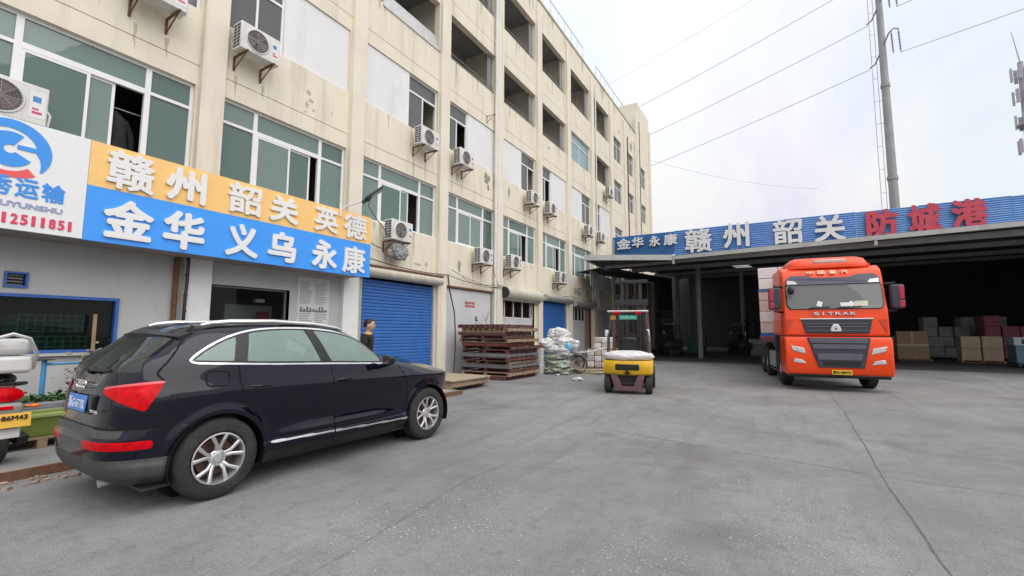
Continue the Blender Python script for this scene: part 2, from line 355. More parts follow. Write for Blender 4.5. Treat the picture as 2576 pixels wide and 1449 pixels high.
# loose chippings on the yard
gr = MB(); rr = random.Random(11)
clusters = [(-0.15, 5.1, .45, .6, 500), (0.25, 4.5, .35, .45, 450), (-0.9, 3.3, .4, .35, 260), (0.05, 4.0, .4, .3, 300), (-0.7, 9.1, .9, .45, 420), (0.3, 8.6, .6, .35, 300), (-2.4, 3.7, .5, .6, 260), (-2.9, 2.7, .5, .4, 260), (-2.2, 3.0, .5, .4, 200), (-1.0, 6.3, 1.6, 1.2, 120), (2.2, 5, 1.5, 2, 80), (-2, 8, 3, 3, 120), (-2, 2.4, 2, .8, 160)]
for cx_, cy_, sx, sy, n in clusters:
    for k in range(n):
        x, y = rr.gauss(cx_, sx*0.55), rr.gauss(cy_, sy*0.55)
        if y < 1.2: continue
        s = rr.choice((0.003, 0.003, 0.004, 0.004, 0.005, 0.007))*rr.uniform(.8, 1.3)
        gr.T = Matrix.Translation((x, y, s*0.3)) @ Matrix.Rotation(rr.uniform(0, 6), 4, 'Z')
        gr.add([(-s, -s, 0), (s, -s*.8, 0), (s*.7, s, 0), (-s*.8, s*.7, 0), (0, 0, s)], [(0, 1, 4), (1, 2, 4), (2, 3, 4), (3, 0, 4)])
gr.T = None
GRM = mat('chippings', (0.36, 0.358, 0.35), 0.85, var=0.35, scale=30, space='World')
o = gr.build('gravel', GRM); o['kind'] = 'stuff'; o['label'] = 'loose grey chippings scattered over the yard'

# ================================================================ factory building
FX = -10.0
C = [-2.9, 0.78, 4.52, 8.23, 12.02, 15.71, 19.42, 23.1, 26.95, 30.8, 34.25, 37.9, 42.3]   # pilaster centres
bld = thing('factory_building', 'long five-storey cream factory block with pilasters behind the parked car', 'building', (FX, 18, 0))
def B(m, name, material, **k):     # part of the building in world coordinates
    o = m.build(name, material, bld, **k); o.location = (-FX, -18, 0); return o
def bay(i): return C[i]+0.27, C[i+1]-0.27     # bay i lies between C[i] and C[i+1]; bay 1 is the first one in view
op = []   # y0,y1,z0,z1,depth
F2, F3, F4, F5 = (4.72, 6.53), (8.13, 9.95), (11.57, 13.30), (15.02, 17.12)
for i in range(0, 9):
    a, b = bay(i)
    op.append((a, b, *F2)); op.append((a, b, *F3)); op.append((a, b, *F4)); op.append((a, b, *F5))
small = [(31.6, 33.45), (35.0, 36.75), (39.2, 40.7)]
for a, b in small:
    for z0, z1 in ((14.3, 16.1), (11.15, 12.75), (7.6, 9.2), (4.2, 5.8)): op.append((a, b, z0, z1))
gfo = [(0.95, 3.31, 1.18, 2.10), (1.91, 2.17, 2.19, 2.43), (4.74, 6.52, 0.09, 2.50), (8.60, 11.72, 0.0, 3.10), (12.36, 15.28, 0, 3.11), (16.1, 18.97, 0, 2.95), (19.8, 22.7, 0, 3.07), (23.5, 26.4, 0, 2.95), (27.4, 30.3, 0, 2.9)]
op += gfo
grooves = []
for i in range(0, 12):
    for z in (6.93, 10.37, 13.82): grooves.append((C[i]+0.21, C[i+1]-0.21, z, z+0.02))
Y0, Y1, ZT = -6.0, 42.5, 18.62
def facade(m, ops, y0, y1, z0, z1, x, depth, back=True):
    ys = sorted({y0, y1, *[q for o in ops for q in o[:2]]}); zs = sorted({z0, z1, *[q for o in ops for q in o[2:4]]})
    ys = [y for y in ys if y0 <= y <= y1]; zs = [z for z in zs if z0 <= z <= z1]
    def solid(ya, yb, za, zb):
        ym, zm = (ya+yb)/2, (za+zb)/2
        return not any(o[0] < ym < o[1] and o[2] < zm < o[3] for o in ops)
    for za, zb in zip(zs[:-1], zs[1:]):
        run = None
        for ya, yb in list(zip(ys[:-1], ys[1:]))+[(None, None)]:
            s = ya is not None and solid(ya, yb, za, zb)
            if s: run = [run[0] if run else ya, yb]
            elif run:
                m.quad((x, run[0], za), (x, run[1], za), (x, run[1], zb), (x, run[0], zb))
                if back: m.quad((x-depth, run[0], za), (x-depth, run[1], za), (x-depth, run[1], zb), (x-depth, run[0], zb))
                run = None
    for o in ops:
        a, b, c, d = o[:4]; D = 0.025 if (len(o) > 4 and o[4] == 'g') else depth
        m.quad((x, a, c), (x-D, a, c), (x-D, a, d), (x, a, d)); m.quad((x, b, c), (x-D, b, c), (x-D, b, d), (x, b, d))
        m.quad((x, a, c), (x-D, a, c), (x-D, b, c), (x, b, c)); m.quad((x, a, d), (x-D, a, d), (x-D, b, d), (x, b, d))
        if D < 0.1: m.quad((x-D, a, c), (x-D, b, c), (x-D, b, d), (x-D, a, d))
w = MB(); facade(w, op+[(*g, 'g') for g in grooves], Y0, Y1, 3.42, ZT, FX, 0.24)
facade(w, [o for o in gfo if o[0] > 8.5], 8.0, Y1, 0, 3.42, FX, 0.24)
B(w, 'wall', WALLC)
w = MB(); facade(w, [o for o in gfo if o[0] < 8.5], Y0, 8.0, 0, 3.42, FX, 0.24)
B(w, 'shop_wall', LOWC)
# roof, floors, rear and end walls
w = MB()
for z in (3.45, 6.98, 10.42, 13.86): w.box(-17, FX-0.245, Y0, Y1, z, z+0.16)
w.box(-17, FX-0.245, Y0, Y1, 17.5, 17.66)
B(w, 'floor_slab', CONC)
w = MB(); w.box(-17.25, -17.0, Y0, Y1, 0, ZT); w.box(-17.25, FX, Y0-0.25, Y0, 0, ZT); w.box(-17.25, FX, Y1, Y1+0.25, 0, ZT-.01)
for c in C[1:-1]:
    w.box(-17, FX-0.245, c-0.06, c+0.06, 0, 17.5)
B(w, 'rear_wall', WALLC)
w = MB()
for z0, z1 in ((10.6, 13.86), (14.05, 17.5)): w.box(-11.9, -11.75, Y0, 30.7, z0, z1)
B(w, 'corridor_wall', mat('corridor_plaster', (0.42, 0.42, 0.42), 0.85, var=0.1, scale=1.0, space='World'))
w = MB(); w.box(FX-0.30, FX+0.05, Y0, 38.35, ZT+0.002, ZT+0.10); B(w, 'coping', mat('coping_render', (0.52, 0.50, 0.42), 0.85, var=0.15, scale=2, space='World'))
w = MB(); w.box(-14.5, FX-0.002, 38.35, 42.45, ZT-.6, 21.7); B(w, 'stair_head', WALLC)
for i, c in enumerate(C):
    zt = 18.3 if i < 11 else 20.5
    m = MB(); hw = 0.235
    if i == 2 or i == 3: m.box(FX-0.01, FX+0.13, c-hw, c+hw, 3.42, zt)
    else: m.box(FX-0.01, FX+0.13, c-hw, c+hw, 0.0, zt)
    B(m, 'pilaster', PILC, bevel=0.012, seg=1)
for c in (4.50, 8.20):
    m = MB(); m.box(FX-0.01, FX+0.13, c-0.24, c+0.24, 0.0, 3.415); B(m, 'pilaster', WHITEP, bevel=0.01, seg=1)
# white infill panels and windows of the upper floors
XW = FX-0.12
def rectframe(m, y0, y1, z0, z1, t, x0, x1):
    m.box(x0, x1, y0, y0+t, z0, z1); m.box(x0, x1, y1-t, y1, z0, z1); m.box(x0, x1, y0+t, y1-t, z0, z0+t); m.box(x0, x1, y0+t, y1-t, z1-t, z1)
def pane(y0, y1, z0, z1, x, gm_, parent):
    m = MB(); m.box(x-0.004, x+0.004, y0, y1, z0, z1); return m.build('pane', gm_, parent)
def big_window(a, b, z0, z1, opened=0):
    q_ = random.Random(int(a*100))
    m = MB(); x0, x1 = XW-0.035, XW+0.035; t = 0.055; W_ = b-a
    y1_, y2_ = a+W_*0.235, a+W_*0.765; zt = z0+(z1-z0)*0.722
    rectframe(m, a, b, z0, z1, t, x0, x1)
    for y in (y1_, y2_): m.box(x0, x1, y-0.045, y+0.045, z0+t, z1-t)
    m.box(x0, x1, a+t, y1_-0.045, zt-0.03, zt+0.03); m.box(x0, x1, y1_+0.045, y2_-0.045, zt-0.05, zt+0.05); m.box(x0, x1, y2_+0.045, b-t, zt-0.03, zt+0.03)
    ya, yb = y1_+0.045, y2_-0.045; ym = (ya+yb)/2; za, zb = z0+t, zt-0.05
    # two sliding sashes on separate tracks
    s = 0.045
    rectframe(m, ya, ym+0.03, za, zb, s, XW+0.004, XW+0.03)
    sh = {0: 0.0, 1: -(yb-ym)*0.52, 2: -(yb-ym)*0.25}[opened]
    rectframe(m, ym-0.03+sh, yb+sh, za, zb, s, XW-0.032, XW-0.006)
    win = B(m, 'window', FRAMEW)
    for (p, q, r_, s_, xx) in ((a+t, y1_-0.045, z0+t, zt-0.03, XW), (a+t, y1_-0.045, zt+0.03, z1-t, XW), (y1_+.045, y2_-.045, zt+.05, z1-t, XW), (y2_+.045, b-t, z0+t, zt-.03, XW), (y2_+.045, b-t, zt+.03, z1-t, XW),
                               (ya+s, ym+.03-s, za+s, zb-s, XW+0.017), (ym-.03+sh+s, yb+sh-s, za+s, zb-s, XW-0.019)):
        pane(p, q, r_, s_, xx, q_.choice(GLASSV), win)
    return win
for i, opn in ((0, 0), (1, 1), (2, 2), (3, 1), (4, 0), (5, 1), (6, 1), (7, 0), (8, 0)):
    a, b = bay(i); big_window(a, b, *F2, opened=opn)
CURT = mat('grey_curtain', (0.45, 0.45, 0.46), 0.9, var=0.15, scale=4, space='World')
def slim_window(a, b, z0, z1, opened=False, gl=GLASSD, curtain=True):
    m = MB(); x0, x1 = XW-0.03, XW+0.03; t = 0.05; zt = z0+(z1-z0)*0.70
    rectframe(m, a, b, z0, z1, t, x0, x1); m.box(x0, x1, a+t, b-t, zt-0.03, zt+0.03); ym = (a+b)/2
    m.box(x0, x1, ym-0.025, ym+0.025, z0+t, zt-0.03)
    win = B(m, 'window', FRAMEW)
    pane(a+t, b-t, zt+.03, z1-t, XW, gl, win); pane(a+t, ym-.025, z0+t, zt-.03, XW, gl, win)
    if not opened: pane(ym+.025, b-t, z0+t, zt-.03, XW, gl, win)
    if curtain:
        c = MB(); n = 22; vs = []; y0_, y1_ = a+t, (ym if opened else b-t)
        for k in range(n+1):
            y = y0_+(y1_-y0_)*k/n; xx = XW-0.14+0.03*sin(k*1.9)
            vs += [(xx, y, z0+0.02), (xx, y, zt)]
        c.add(vs, [(2*k, 2*k+2, 2*k+3, 2*k+1) for k in range(n)]); c.build('curtain', CURT, win, smooth=True)
    return win
def panel(a, b, z0, z1):
    m = MB(); m.box(FX-0.10, FX-0.04, a, b, z0, z1); return B(m, 'infill_panel', PANELW, bevel=0.008, seg=1)
layout3 = {0: 'wp', 1: 'pw', 2: 'wp', 3: 'pw', 4: 'wp', 5: 'pw', 6: 'wp', 7: 'pw', 8: 'wp'}
for i, l in layout3.items():
    a, b = bay(i); Wd = b-a; k = 0.40 if l == 'wp' else 0.57
    mid = a+Wd*k
    if l == 'wp': slim_window(a, mid, *F3, opened=(i in (4, 6))); panel(mid, b, F3[0]-0.0, F3[1])
    else: panel(a, mid, *F3); slim_window(mid, b, *F3, opened=(i in (3, 5)))
# fourth and fifth floor galleries: a rail in each open bay, one bay glazed
RAILM = mat('gallery_rail_paint', (0.30, 0.30, 0.30), 0.5, 0.4, var=0.1)
for i in range(0, 9):
    a, b = bay(i)
    for (z0, z1), fl in ((F4, 4), (F5, 5)):
        if fl == 4 and i == 7: slim_window(a, b, z0, z1, gl=glass('pale_blue_window_glass', (0.30, 0.42, 0.45), 0.5, 0.8)); continue
        m = MB(); m.tube((FX-0.12, a, z0+0.16), (FX-0.12, b, z0+0.16), 0.02); m.tube((FX-0.12, a, z0+0.32), (FX-0.12, b, z0+0.32), 0.014)
        if i % 2 == 0: m.tube((FX-0.2, b-0.18, z0+.02), (FX-0.2, b-0.18, z1-.02), 0.035)
        m.box(FX-.26, FX-.20, b-0.34, b, z0, z1) if i != 3 else None
        B(m, 'gallery_rail', RAILM)
for k, (a, b) in enumerate(small):
    for z0, z1 in ((14.3, 16.1), (11.15, 12.75), (7.6, 9.2), (4.2, 5.8)): slim_window(a, b, z0, z1, curtain=(k == 0))
# tilted sheet hanging out of a gallery opening
m = MB(); a, b = bay(3); m.T = Matrix.Translation((FX+0.02, 0, F4[0]-0.12)) @ Matrix.Rotation(radians(-14), 4, 'Y')
m.box(-0.012, 0.012, a+0.6, b+0.1, 0, 0.62); m.T = None; B(m, 'loose_sheet', GALV)
# downpipes with joints and brackets
def downpipe(x, y, z0, z1, r, mt=PVC):
    m = MB(); m.tube((x, y, z0), (x, y, z1), r, n=12)
    z = z0+1.1
    while z < z1: m.tube((x, y, z), (x, y, z+0.07), r*1.18, n=12); m.box(FX, x, y-0.012, y+0.012, z+.02, z+.05); z += 2.2
    B(m, 'downpipe', mt, smooth=True)
downpipe(FX+0.11, 15.36, 0.05, 18.55, 0.062); downpipe(FX+0.10, 27.5, 3, 18.0, 0.05); downpipe(FX+0.1, 34.9, 3, 17.2, 0.045, RUST); downpipe(FX+0.1, 37.2, 3, 17.8, 0.06); downpipe(FX+0.1, 38.6, 3, 20, 0.03, DARKM)
downpipe(FX+0.05, 12.32, 3.2, 15.6, 0.022)
# ---- ground floor: shutters, doors, shop front
def shutter(a, b, z0, z1, x, pitch=0.098, bent=False):
    fr = MB(); fr.box(x-0.02, FX+0.02, a-0.005, a+0.055, z0, z1); root = B(fr, 'roller_shutter', GALV)
    fr = MB(); fr.box(x-0.02, FX+0.02, b-0.055, b+0.005, z0, z1); fr.build('guide_rail', GALV, root)
    pr = [(-0.006, 0.0), (0.010, 0.012), (0.016, 0.045), (0.010, 0.080), (-0.006, pitch-0.004)]
    n = int((z1-z0)/pitch); me = None
    for k in range(n):
        if me is None:
            m = MB(); vs = [(x+px, y, pz) for y in (a+0.05, b-0.05) for px, pz in pr]+[(x-0.012, a+.05, 0), (x-0.012, a+.05, pitch-.004), (x-0.012, b-.05, 0), (x-0.012, b-.05, pitch-.004)]
            m.add(vs, [(i, i+1, 6+i, 5+i) for i in range(4)]+[(0, 1, 2, 3, 4, 11, 10), (5, 12, 13, 9, 8, 7, 6)]); me = m.mesh('slat', True, 30); me.materials.append(SHUTB)
        o = obj('slat', me, None, root); o.location = (0, 0, z0+k*pitch)
    return root
def shutter_box(a, b, z0, z1, x1, mt, ribs=True, roll=True):
    m = MB(); n = 14; zc, r = (z0+z1)/2, (z1-z0)/2
    prof = [(FX+0.002, z0)]+[(FX+x1-r+r*sin(pi*k/n), zc-r*cos(pi*k/n)) for k in range(n+1)]+[(FX+0.002, z1)]
    m.prism([(p[0], p[1]) for p in prof], 'y', a, b)
    return B(m, 'shutter_box', mt, smooth=True, ang=50)
shutter(8.60, 11.72, 0.09, 3.10, FX-0.06)
RIBC = mat('cream_sheet_metal', (0.55, 0.53, 0.43), 0.6, 0.1, var=0.12, scale=3, dirt=(0.22, 0.13, 0.08), damt=0.35, dscale=4, dstretch=(1, .2, 1.5), space='World')
shutter_box(8.55, 11.85, 3.08, 3.36, 0.34, RIBC); 
m = MB(); m.box(FX, FX+0.30, 8.5, 11.9, 3.36, 3.40)
for k in range(30): m.box(FX+.302, FX+.306, 8.5+k*.113, 8.5+k*.113+.05, 3.30, 3.40)
B(m, 'flashing', RUST)
# bay with pale metal sheets and a door
for k, (a, b) in enumerate(((12.37, 13.43), (13.44, 13.87), (13.88, 14.62), (14.63, 15.27))):
    m = MB(); m.box(FX-0.08-0.004*(k % 2), FX-0.03-0.006*(k % 2), a, b, 0.02, 3.08); B(m, 'metal_sheet', LGREY, bevel=0.004, seg=1)
m = MB(); m.box(FX-0.03, FX+0.06, 12.3, 15.33, 3.10, 3.16); B(m, 'lintel', RUST)
m = MB(); m.box(FX-0.024, FX+0.01, 14.2, 14.24, 1.98, 2.12); m.tube((FX-.02, 14.22, 1.96), (FX+.05, 14.22, 1.96), .02); B(m, 'door_handle', DARKM)
# bay with half-raised shutter and glazed shop front
shutter_box(16.0, 19.25, 2.93, 3.42, 0.42, RIBC)
m = MB(); m.lathe([(0, 0.02), (0, .2), (0.05, .24), (0.10, .22), (0.1, .02)], (FX+0.22, 15.88, 3.18), 'y', 16); B(m, 'shutter_motor', DARKM, smooth=True)
m = MB(); m.tube((FX+.16, 16.0, 2.90), (FX+.16, 19.2, 2.90), 0.045); B(m, 'shutter_pipe', GALV, smooth=True)
def shopfront(a, b, zt, zm, cols, gl, low):
    m = MB(); x0, x1 = FX-0.14, FX-0.08
    rectframe(m, a, b, zm, zt, 0.05, x0, x1)
    for f in cols: m.box(x0, x1, a+(b-a)*f-0.025, a+(b-a)*f+0.025, zm, zt)
    w_ = B(m, 'window', FRAMEW); ys = [a]+[a+(b-a)*f for f in cols]+[b]
    for p, q in zip(ys[:-1], ys[1:]): pane(p+.03, q-.03, zm+.05, zt-.05, FX-.11, gl, w_)
    l = MB(); l.box(x0, x1-0.01, a, b, 0.09, zm); B(l, 'lower_panel', low)
shopfront(16.12, 18.95, 2.93, 2.12, (0.10, 0.37, 0.65, 0.92), GLASSK, LGREY)
m = MB()
for (p, q) in ((16.5, 17.0), (17.25, 17.75), (18.05, 18.5)): m.box(FX-.32, FX-.31, p, q, 2.2, 2.68)
B(m, 'red_poster', mat('red_print', (0.30, 0.04, 0.07), 0.6, var=0.2, scale=5))
shutter(19.8, 22.7, 0.09, 3.05, FX-0.06)
shutter_box(19.75, 23.0, 3.06, 3.38, 0.36, GALV)
shutter_box(23.4, 26.6, 2.96, 3.36, 0.38, GALV)
shopfront(23.55, 25.6, 2.93, 2.15, (0.25, 0.5, 0.75), GLASSK, LGREY)
m = MB(); m.box(FX-.13, FX-.07, 25.65, 26.35, .09, 2.9); B(m, 'door', mat('brown_door', (0.32, 0.24, 0.16), 0.6, var=0.15, scale=3))
m = MB(); m.box(FX-.13, FX-.07, 27.4, 30.3, .0, 2.9); B(m, 'lower_panel', LGREY)
# shop: blue framed window, vent, glazed door, posters
m = MB(); rectframe(m, 0.95, 3.31, 1.18, 2.10, 0.05, FX-0.12, FX+0.035)
wn_ = B(m, 'window', BLUEF); pane(1.0, 3.26, 1.23, 2.05, FX-.05, GLASSK, wn_)
m = MB(); m.box(FX, FX+.09, 0.9, 3.36, 1.135, 1.178); B(m, 'window_sill', LOWC)
m = MB(); rectframe(m, 1.91, 2.17, 2.19, 2.43, 0.03, FX-0.10, FX+0.03); v_ = B(m, 'vent_window', BLUEF)
for k in range(4): m = MB(); m.T = Matrix.Translation((FX-.03, 2.02, 2.235+.05*k)) @ Matrix.Rotation(.5, 4, 'Y'); m.box(-.03, .03, -.08, .1, -.003, .003); m.T = None; m.build('slat', GALV, v_)
m = MB(); rectframe(m, 4.74, 6.52, 0.09, 2.50, 0.04, FX-0.20, FX-0.12); dr = B(m, 'shop_door', mat('grey_door_frame', (0.25, 0.25, 0.25), 0.5, 0.3, var=.1)); pane(4.78, 6.48, 0.13, 2.46, FX-.16, GLASSK, dr)
m = MB(); m.box(FX-.9, FX-.82, 5.5, 6.6, .1, 2.15); B(m, 'inner_partition', LGREY); m = MB(); m.box(FX-.5, FX-.38, 5.95, 6.15, 2.2, 2.28); B(m, 'wall_lamp', WHITEP)
m = MB(); m.box(FX-.62, FX-.6, 6.1, 6.4, 1.75, 2.0); B(m, 'red_poster', MATS['red_print'])
PAPER = mat('printed_notice', (0.60, 0.60, 0.59), 0.6, var=0.06, scale=8); INK = mat('grey_ink', (0.16, 0.16, 0.17), 0.7, var=.2, scale=20)
m = MB(); m.box(FX+.002, FX+.012, 6.72, 7.62, 1.2, 2.86); ps = B(m, 'notice_board', PAPER)
m = MB(); rr = random.Random(3)
z = 2.72
while z > 1.3:
    for a, b in ((6.78, 7.12), (7.2, 7.56)):
        if 2.02 < z < 2.2: continue
        m.box(FX+.0125, FX+.0140, a, a+(b-a)*rr.uniform(.6, 1), z, z+0.012)
    z -= 0.042
for k in range(9): y = 6.8+.085*k; m.box(FX+.0125, FX+.014, y, y+.05, 2.04, 2.06+rr.uniform(.01, .09))
m.box(FX+.0125, FX+.014, 6.78, 7.58, 2.02, 2.045)
m.build('print', INK, ps)
# pipes beside the shop column
m = MB(); m.tube((FX+.06, 4.13, .1), (FX+.06, 4.13, 3.3), .045); B(m, 'drain_pipe', RUST, smooth=True)
m = MB(); m.path([(FX+.18, 4.27, 3.2), (FX+.18, 4.27, 2.5), (FX+.2, 4.25, 2.2), (FX+.18, 4.25, 1.3), (FX+.1, 4.2, 1.25)], .03)
for z in (2.9, 2.6, 2.2, 1.9, 1.6): m.tube((FX+.18, 4.26, z), (FX+.18, 4.26, z+.03), .037)
B(m, 'drain_pipe', DARKM, smooth=True)
# wiring along the ground-floor head
m = MB(); rr = random.Random(8)
def sag(p, q, s, n=10): return [(p[0]+(q[0]-p[0])*t/n, p[1]+(q[1]-p[1])*t/n, p[2]+(q[2]-p[2])*t/n-s*4*(t/n)*(1-t/n)) for t in range(n+1)]
m.path(sag((FX+.16, 8.5, 3.62), (FX+.16, 12.3, 3.50), .10), .014, 5)
m.path(sag((FX+.16, 12.3, 3.50), (FX+.16, 15.3, 3.42), .12), .012, 5); m.path(sag((FX+.18, 12.4, 3.7), (FX+.17, 15.5, 3.3), .1), .010, 5); m.path(sag((FX+.2, 13, 3.5), (FX+.17, 15.5, 3.36), .15), .009, 5)
m.path(sag((FX+.17, 15.5, 3.36), (FX+.2, 19.5, 3.45), .12), .011, 5); m.path(sag((FX+.17, 15.5, 3.45), (FX+.2, 23, 3.5), .2), .011, 5)
m.path(sag((FX+.14, 15.2, 4.0), (FX+.17, 15.55, 3.3), 0), .008, 5); m.path(sag((FX+.2, 23, 3.5), (FX+.3, 27, 3.6), .2), .012, 5)
m.path(sag((FX+.2, 8.6, 4.1), (FX+.12, 9.3, 3.95), .05), .012, 5)
B(m, 'wall_cable', CABLE, smooth=True)
cb = MB(); cb.path([(FX+.17, 12.25, 3.5), (FX+.2, 12.3, 3.0), (FX+.24, 12.55, 2.2), (FX+.25, 12.6, 1.6), (FX+.34, 12.5, .9), (FX+.5, 12.25, .3), (FX+.6, 12.1, .12)], .022, 6)
tag(cb.build('hanging_cable', CABLE, smooth=True), 'thick black cable hanging down the pale metal sheets beside the blue shutter', 'cable')
# plaster that has come away in flakes
PEEL = mat('bare_plaster', (0.47, 0.44, 0.38), .95, var=.2, scale=8, bump=.2, bscale=40, space='World'); PEELB = mat('damp_plaster', (0.30, 0.285, 0.24), .95, var=.3, scale=6, space='World')
def flake(y, z, w, h, seed, mt=PEEL):
    r = random.Random(seed); n = 18; m = MB(); pts = []
    for k in range(n): a = 2*pi*k/n; q = r.uniform(.45, 1.1); pts.append((y+cos(a)*w*q, z+sin(a)*h*q))
    m.add([(FX+.003, a, b) for a, b in pts], [tuple(range(n))]); B(m, 'peeled_patch', mt)
for k, (y, z, w, h) in enumerate(((6.75, 7.55, .07, .09), (6.83, 7.36, .10, .06), (6.72, 7.22, .05, .10), (6.92, 7.15, .05, .05), (7.45, 7.3, .03, .06), (6.7, 7.02, .05, .03), (14.85, 7.75, .25, .30), (14.95, 7.4, .12, .22), (16.6, 7.6, .12, .35), (17.0, 4.3, .1, .2), (14.55, 3.75, .16, .10), (9.5, 3.85, .12, .2), (10.9, 3.7, .2, .06), (33.0, 16.9, .3, .2), (36.2, 16.8, .35, .5), (24.4, 3.8, .5, .25), (25.9, 3.9, .3, .3), (11.3, 3.75, .10, .1), (13.1, 3.95, .14, .25), (20.6, 11.1, .2, .1), (12.9, 7.2, .1, .2))): flake(y, z, w, h, k, PEELB if k in (6, 7, 8, 14, 18) else PEEL)
# rain and rust runs below sills, brackets and the coping
RUN = [mat('grime_run', (0.27, 0.25, 0.19), .95, var=.3, scale=9, alpha=.25, space='World'), mat('rust_run', (0.34, 0.20, 0.10), .95, var=.3, scale=9, alpha=.27, space='World'), mat('algae_run', (0.24, 0.26, 0.16), .95, var=.3, scale=9, alpha=.24, space='World')]
def run(y, z, l, w, mt, seed, x=FX+.0045):
    r = random.Random(seed); n = 9; L_, R_ = [], []
    for k in range(n+1):
        t = k/n; ww = w*(1-t**1.5)*r.uniform(.6, 1.2)+.003; c = y+r.uniform(-.012, .012); L_.append((x, c-ww, z-l*t)); R_.append((x, c+ww, z-l*t))
    m = MB(); m.add(L_+R_, [(k, k+1, n+2+k, n+1+k) for k in range(n)]); B(m, 'stain_run', mt)
rr = random.Random(77); sd_ = 0
for y, z, l in ((5.0, 7.1, .5), (5.6, 7.15, .35), (10.6, 7.15, 1.0), (11.15, 7.2, .7), (12.6, 7.2, .9), (13.2, 7.2, .6), (9.5, 3.85, .4), (13.95, 3.75, .6), (14.5, 3.75, .5), (16.3, 3.8, .6), (18.0, 7.1, .8), (18.5, 7.1, .5), (19.95, 7.05, .9), (20.5, 7.05, .7), (21.1, 3.7, .5), (25.2, 6.9, .6), (3.2, 7.2, .5), (3.7, 7.2, .4)): run(y, z, l, .035, RUN[1] if sd_ % 2 else RUN[0], sd_); sd_ += 1
for i in range(1, 8):
    a, b = bay(i)
    for z in (4.72, 8.13, 11.57, 15.02):
        for q in range(3): run(rr.uniform(a, b), z-.01, rr.uniform(.25, 1.0), rr.uniform(.02, .07), RUN[rr.choice((0, 0, 2))], sd_); sd_ += 1
for q in range(26): run(rr.uniform(12, 38), ZT-.01, rr.uniform(.3, 1.3), rr.uniform(.05, .2), RUN[rr.choice((0, 2, 2))], sd_); sd_ += 1
# red stencilled notice on the metal sheets
REDI = mat('red_stencil', (0.55, 0.10, 0.11), 0.7, var=.2, scale=10)
o1 = fit_text('stencil_text', '院内汽修', (FX-.022, 13.52, 2.56), (0, 1, 0), (0, 0, 1), 0.62, 0.11, REDI, bld, 0.004, 0.01); o1.location = (-FX, -18, 0)
m = MB(); [m.box(FX-.022, FX-.018, 13.52+.058*k, 13.56+.058*k, 2.46, 2.525) for k in range(11)]; B(m, 'stencil_line', REDI)['kind'] = 'stuff'
# jacket on the drying line inside the open first window
JK = MB(); JK.path([(FX-.35, 3.12, 5.55), (FX-.35, 3.14, 5.4), (FX-.35, 3.15, 5.1), (FX-.35, 3.16, 4.85)], [.05, .16, .17, .19], 10)
for s in (-1, 1): JK.path([(FX-.35, 3.14+s*.13, 5.42), (FX-.35, 3.15+s*.23, 5.15), (FX-.35, 3.15+s*.25, 4.9)], [.06, .06, .055], 8)
tag(JK.build('hanging_jacket', mat('black_cloth', (0.012, 0.012, 0.013), .9, var=.2), smooth=True), 'black jacket hanging inside the open window above the white sign', 'jacket')
m = MB(); m.tube((FX-.35, 1.2, 5.62), (FX-.35, 4.4, 5.62), .012); B(m, 'drying_rail', GALV)
# roof railings
def railing(y0, y1, n, label):
    t = thing('roof_railing', label, 'railing', (FX-.1, y0, ZT+.10), group='railings along the roof edge')
    me = None
    for k in range(n):
        m = MB(); m.tube((0, (y1-y0)*k/(n-1), -0.05), (0, (y1-y0)*k/(n-1), 1.0), .02, n=6)
        if k % (n-1) == 0: m.tube((0, (y1-y0)*k/(n-1), .5), (-.4, (y1-y0)*k/(n-1), 0), .015, n=6)
        m.build('post', GALV, t)
    for z in (1.0,): m = MB(); m.tube((0, 0, z), (0, y1-y0, z), .02, n=6); m.build('rail', GALV, t)
railing(14.5, 25.9, 13, 'thin grey pipe railing on the roof edge, nearer length')
railing(28.2, 34.9, 8, 'thin grey pipe railing on the roof edge, farther length by the stair head')
# ================================================================ shop sign
SX = -9.2
SGW = mat('sign_white', (0.78, 0.79, 0.80), 0.35, var=0.02, scale=2); SGO = mat('sign_orange', (0.92, 0.57, 0.20), 0.35, var=0.03, scale=2); SGB = mat('sign_blue', (0.05, 0.33, 0.93), 0.35, var=0.03, scale=2)
CHW = mat('white_acrylic', (0.80, 0.80, 0.79), 0.3, var=0.02, scale=6); LGB = mat('logo_blue', (0.04, 0.29, 0.80), 0.4, var=0.02); LGR = mat('logo_red', (0.80, 0.10, 0.10), 0.4, var=0.02); TXR = mat('phone_red', (0.68, 0.05, 0.12), 0.4, var=0.02); TXG = mat('latin_grey', (0.30, 0.36, 0.52), 0.5, var=.03)
sign = thing('shop_sign', 'long white, orange and blue sign board over the shop front behind the car', 'sign', (SX, 4, 3.7))
SL = (-SX, -4, -3.7)
def S(m, name, mt, **k): o = m.build(name, mt, sign, **k); o.location = SL; return o
m = MB(); m.box(SX-.06, SX, -0.4, 2.525, 2.95, 4.53); S(m, 'white_panel', SGW)
m = MB(); m.box(SX-.06, SX, 2.53, 8.22, 3.812, 4.53); S(m, 'orange_panel', SGO)
m = MB(); m.box(SX-.06, SX+.003, 2.53, 8.21, 2.94, 3.81); S(m, 'blue_panel', SGB)
m = MB()
m.box(SX-.12, SX-.062, -0.4, 8.2, 2.97, 3.03); m.box(SX-.12, SX-.062, -0.4, 8.2, 4.42, 4.48)
for y in (-.3, 1.4, 3.1, 4.8, 6.5, 8.1):
    for z in (3.0, 4.45): m.box(-10, SX-.1, y-.025, y+.025, z-.025, z+.025)
    m.box(SX-.115, SX-.065, y-.025, y+.025, 3.0, 4.45)
S(m, 'frame', GALV)
m = MB(); m.box(-9.995, SX-.06, -0.4, 8.1, 2.955, 2.975); S(m, 'soffit', mat('soffit_board', (0.30, 0.27, 0.24), .8, var=.2, scale=2))
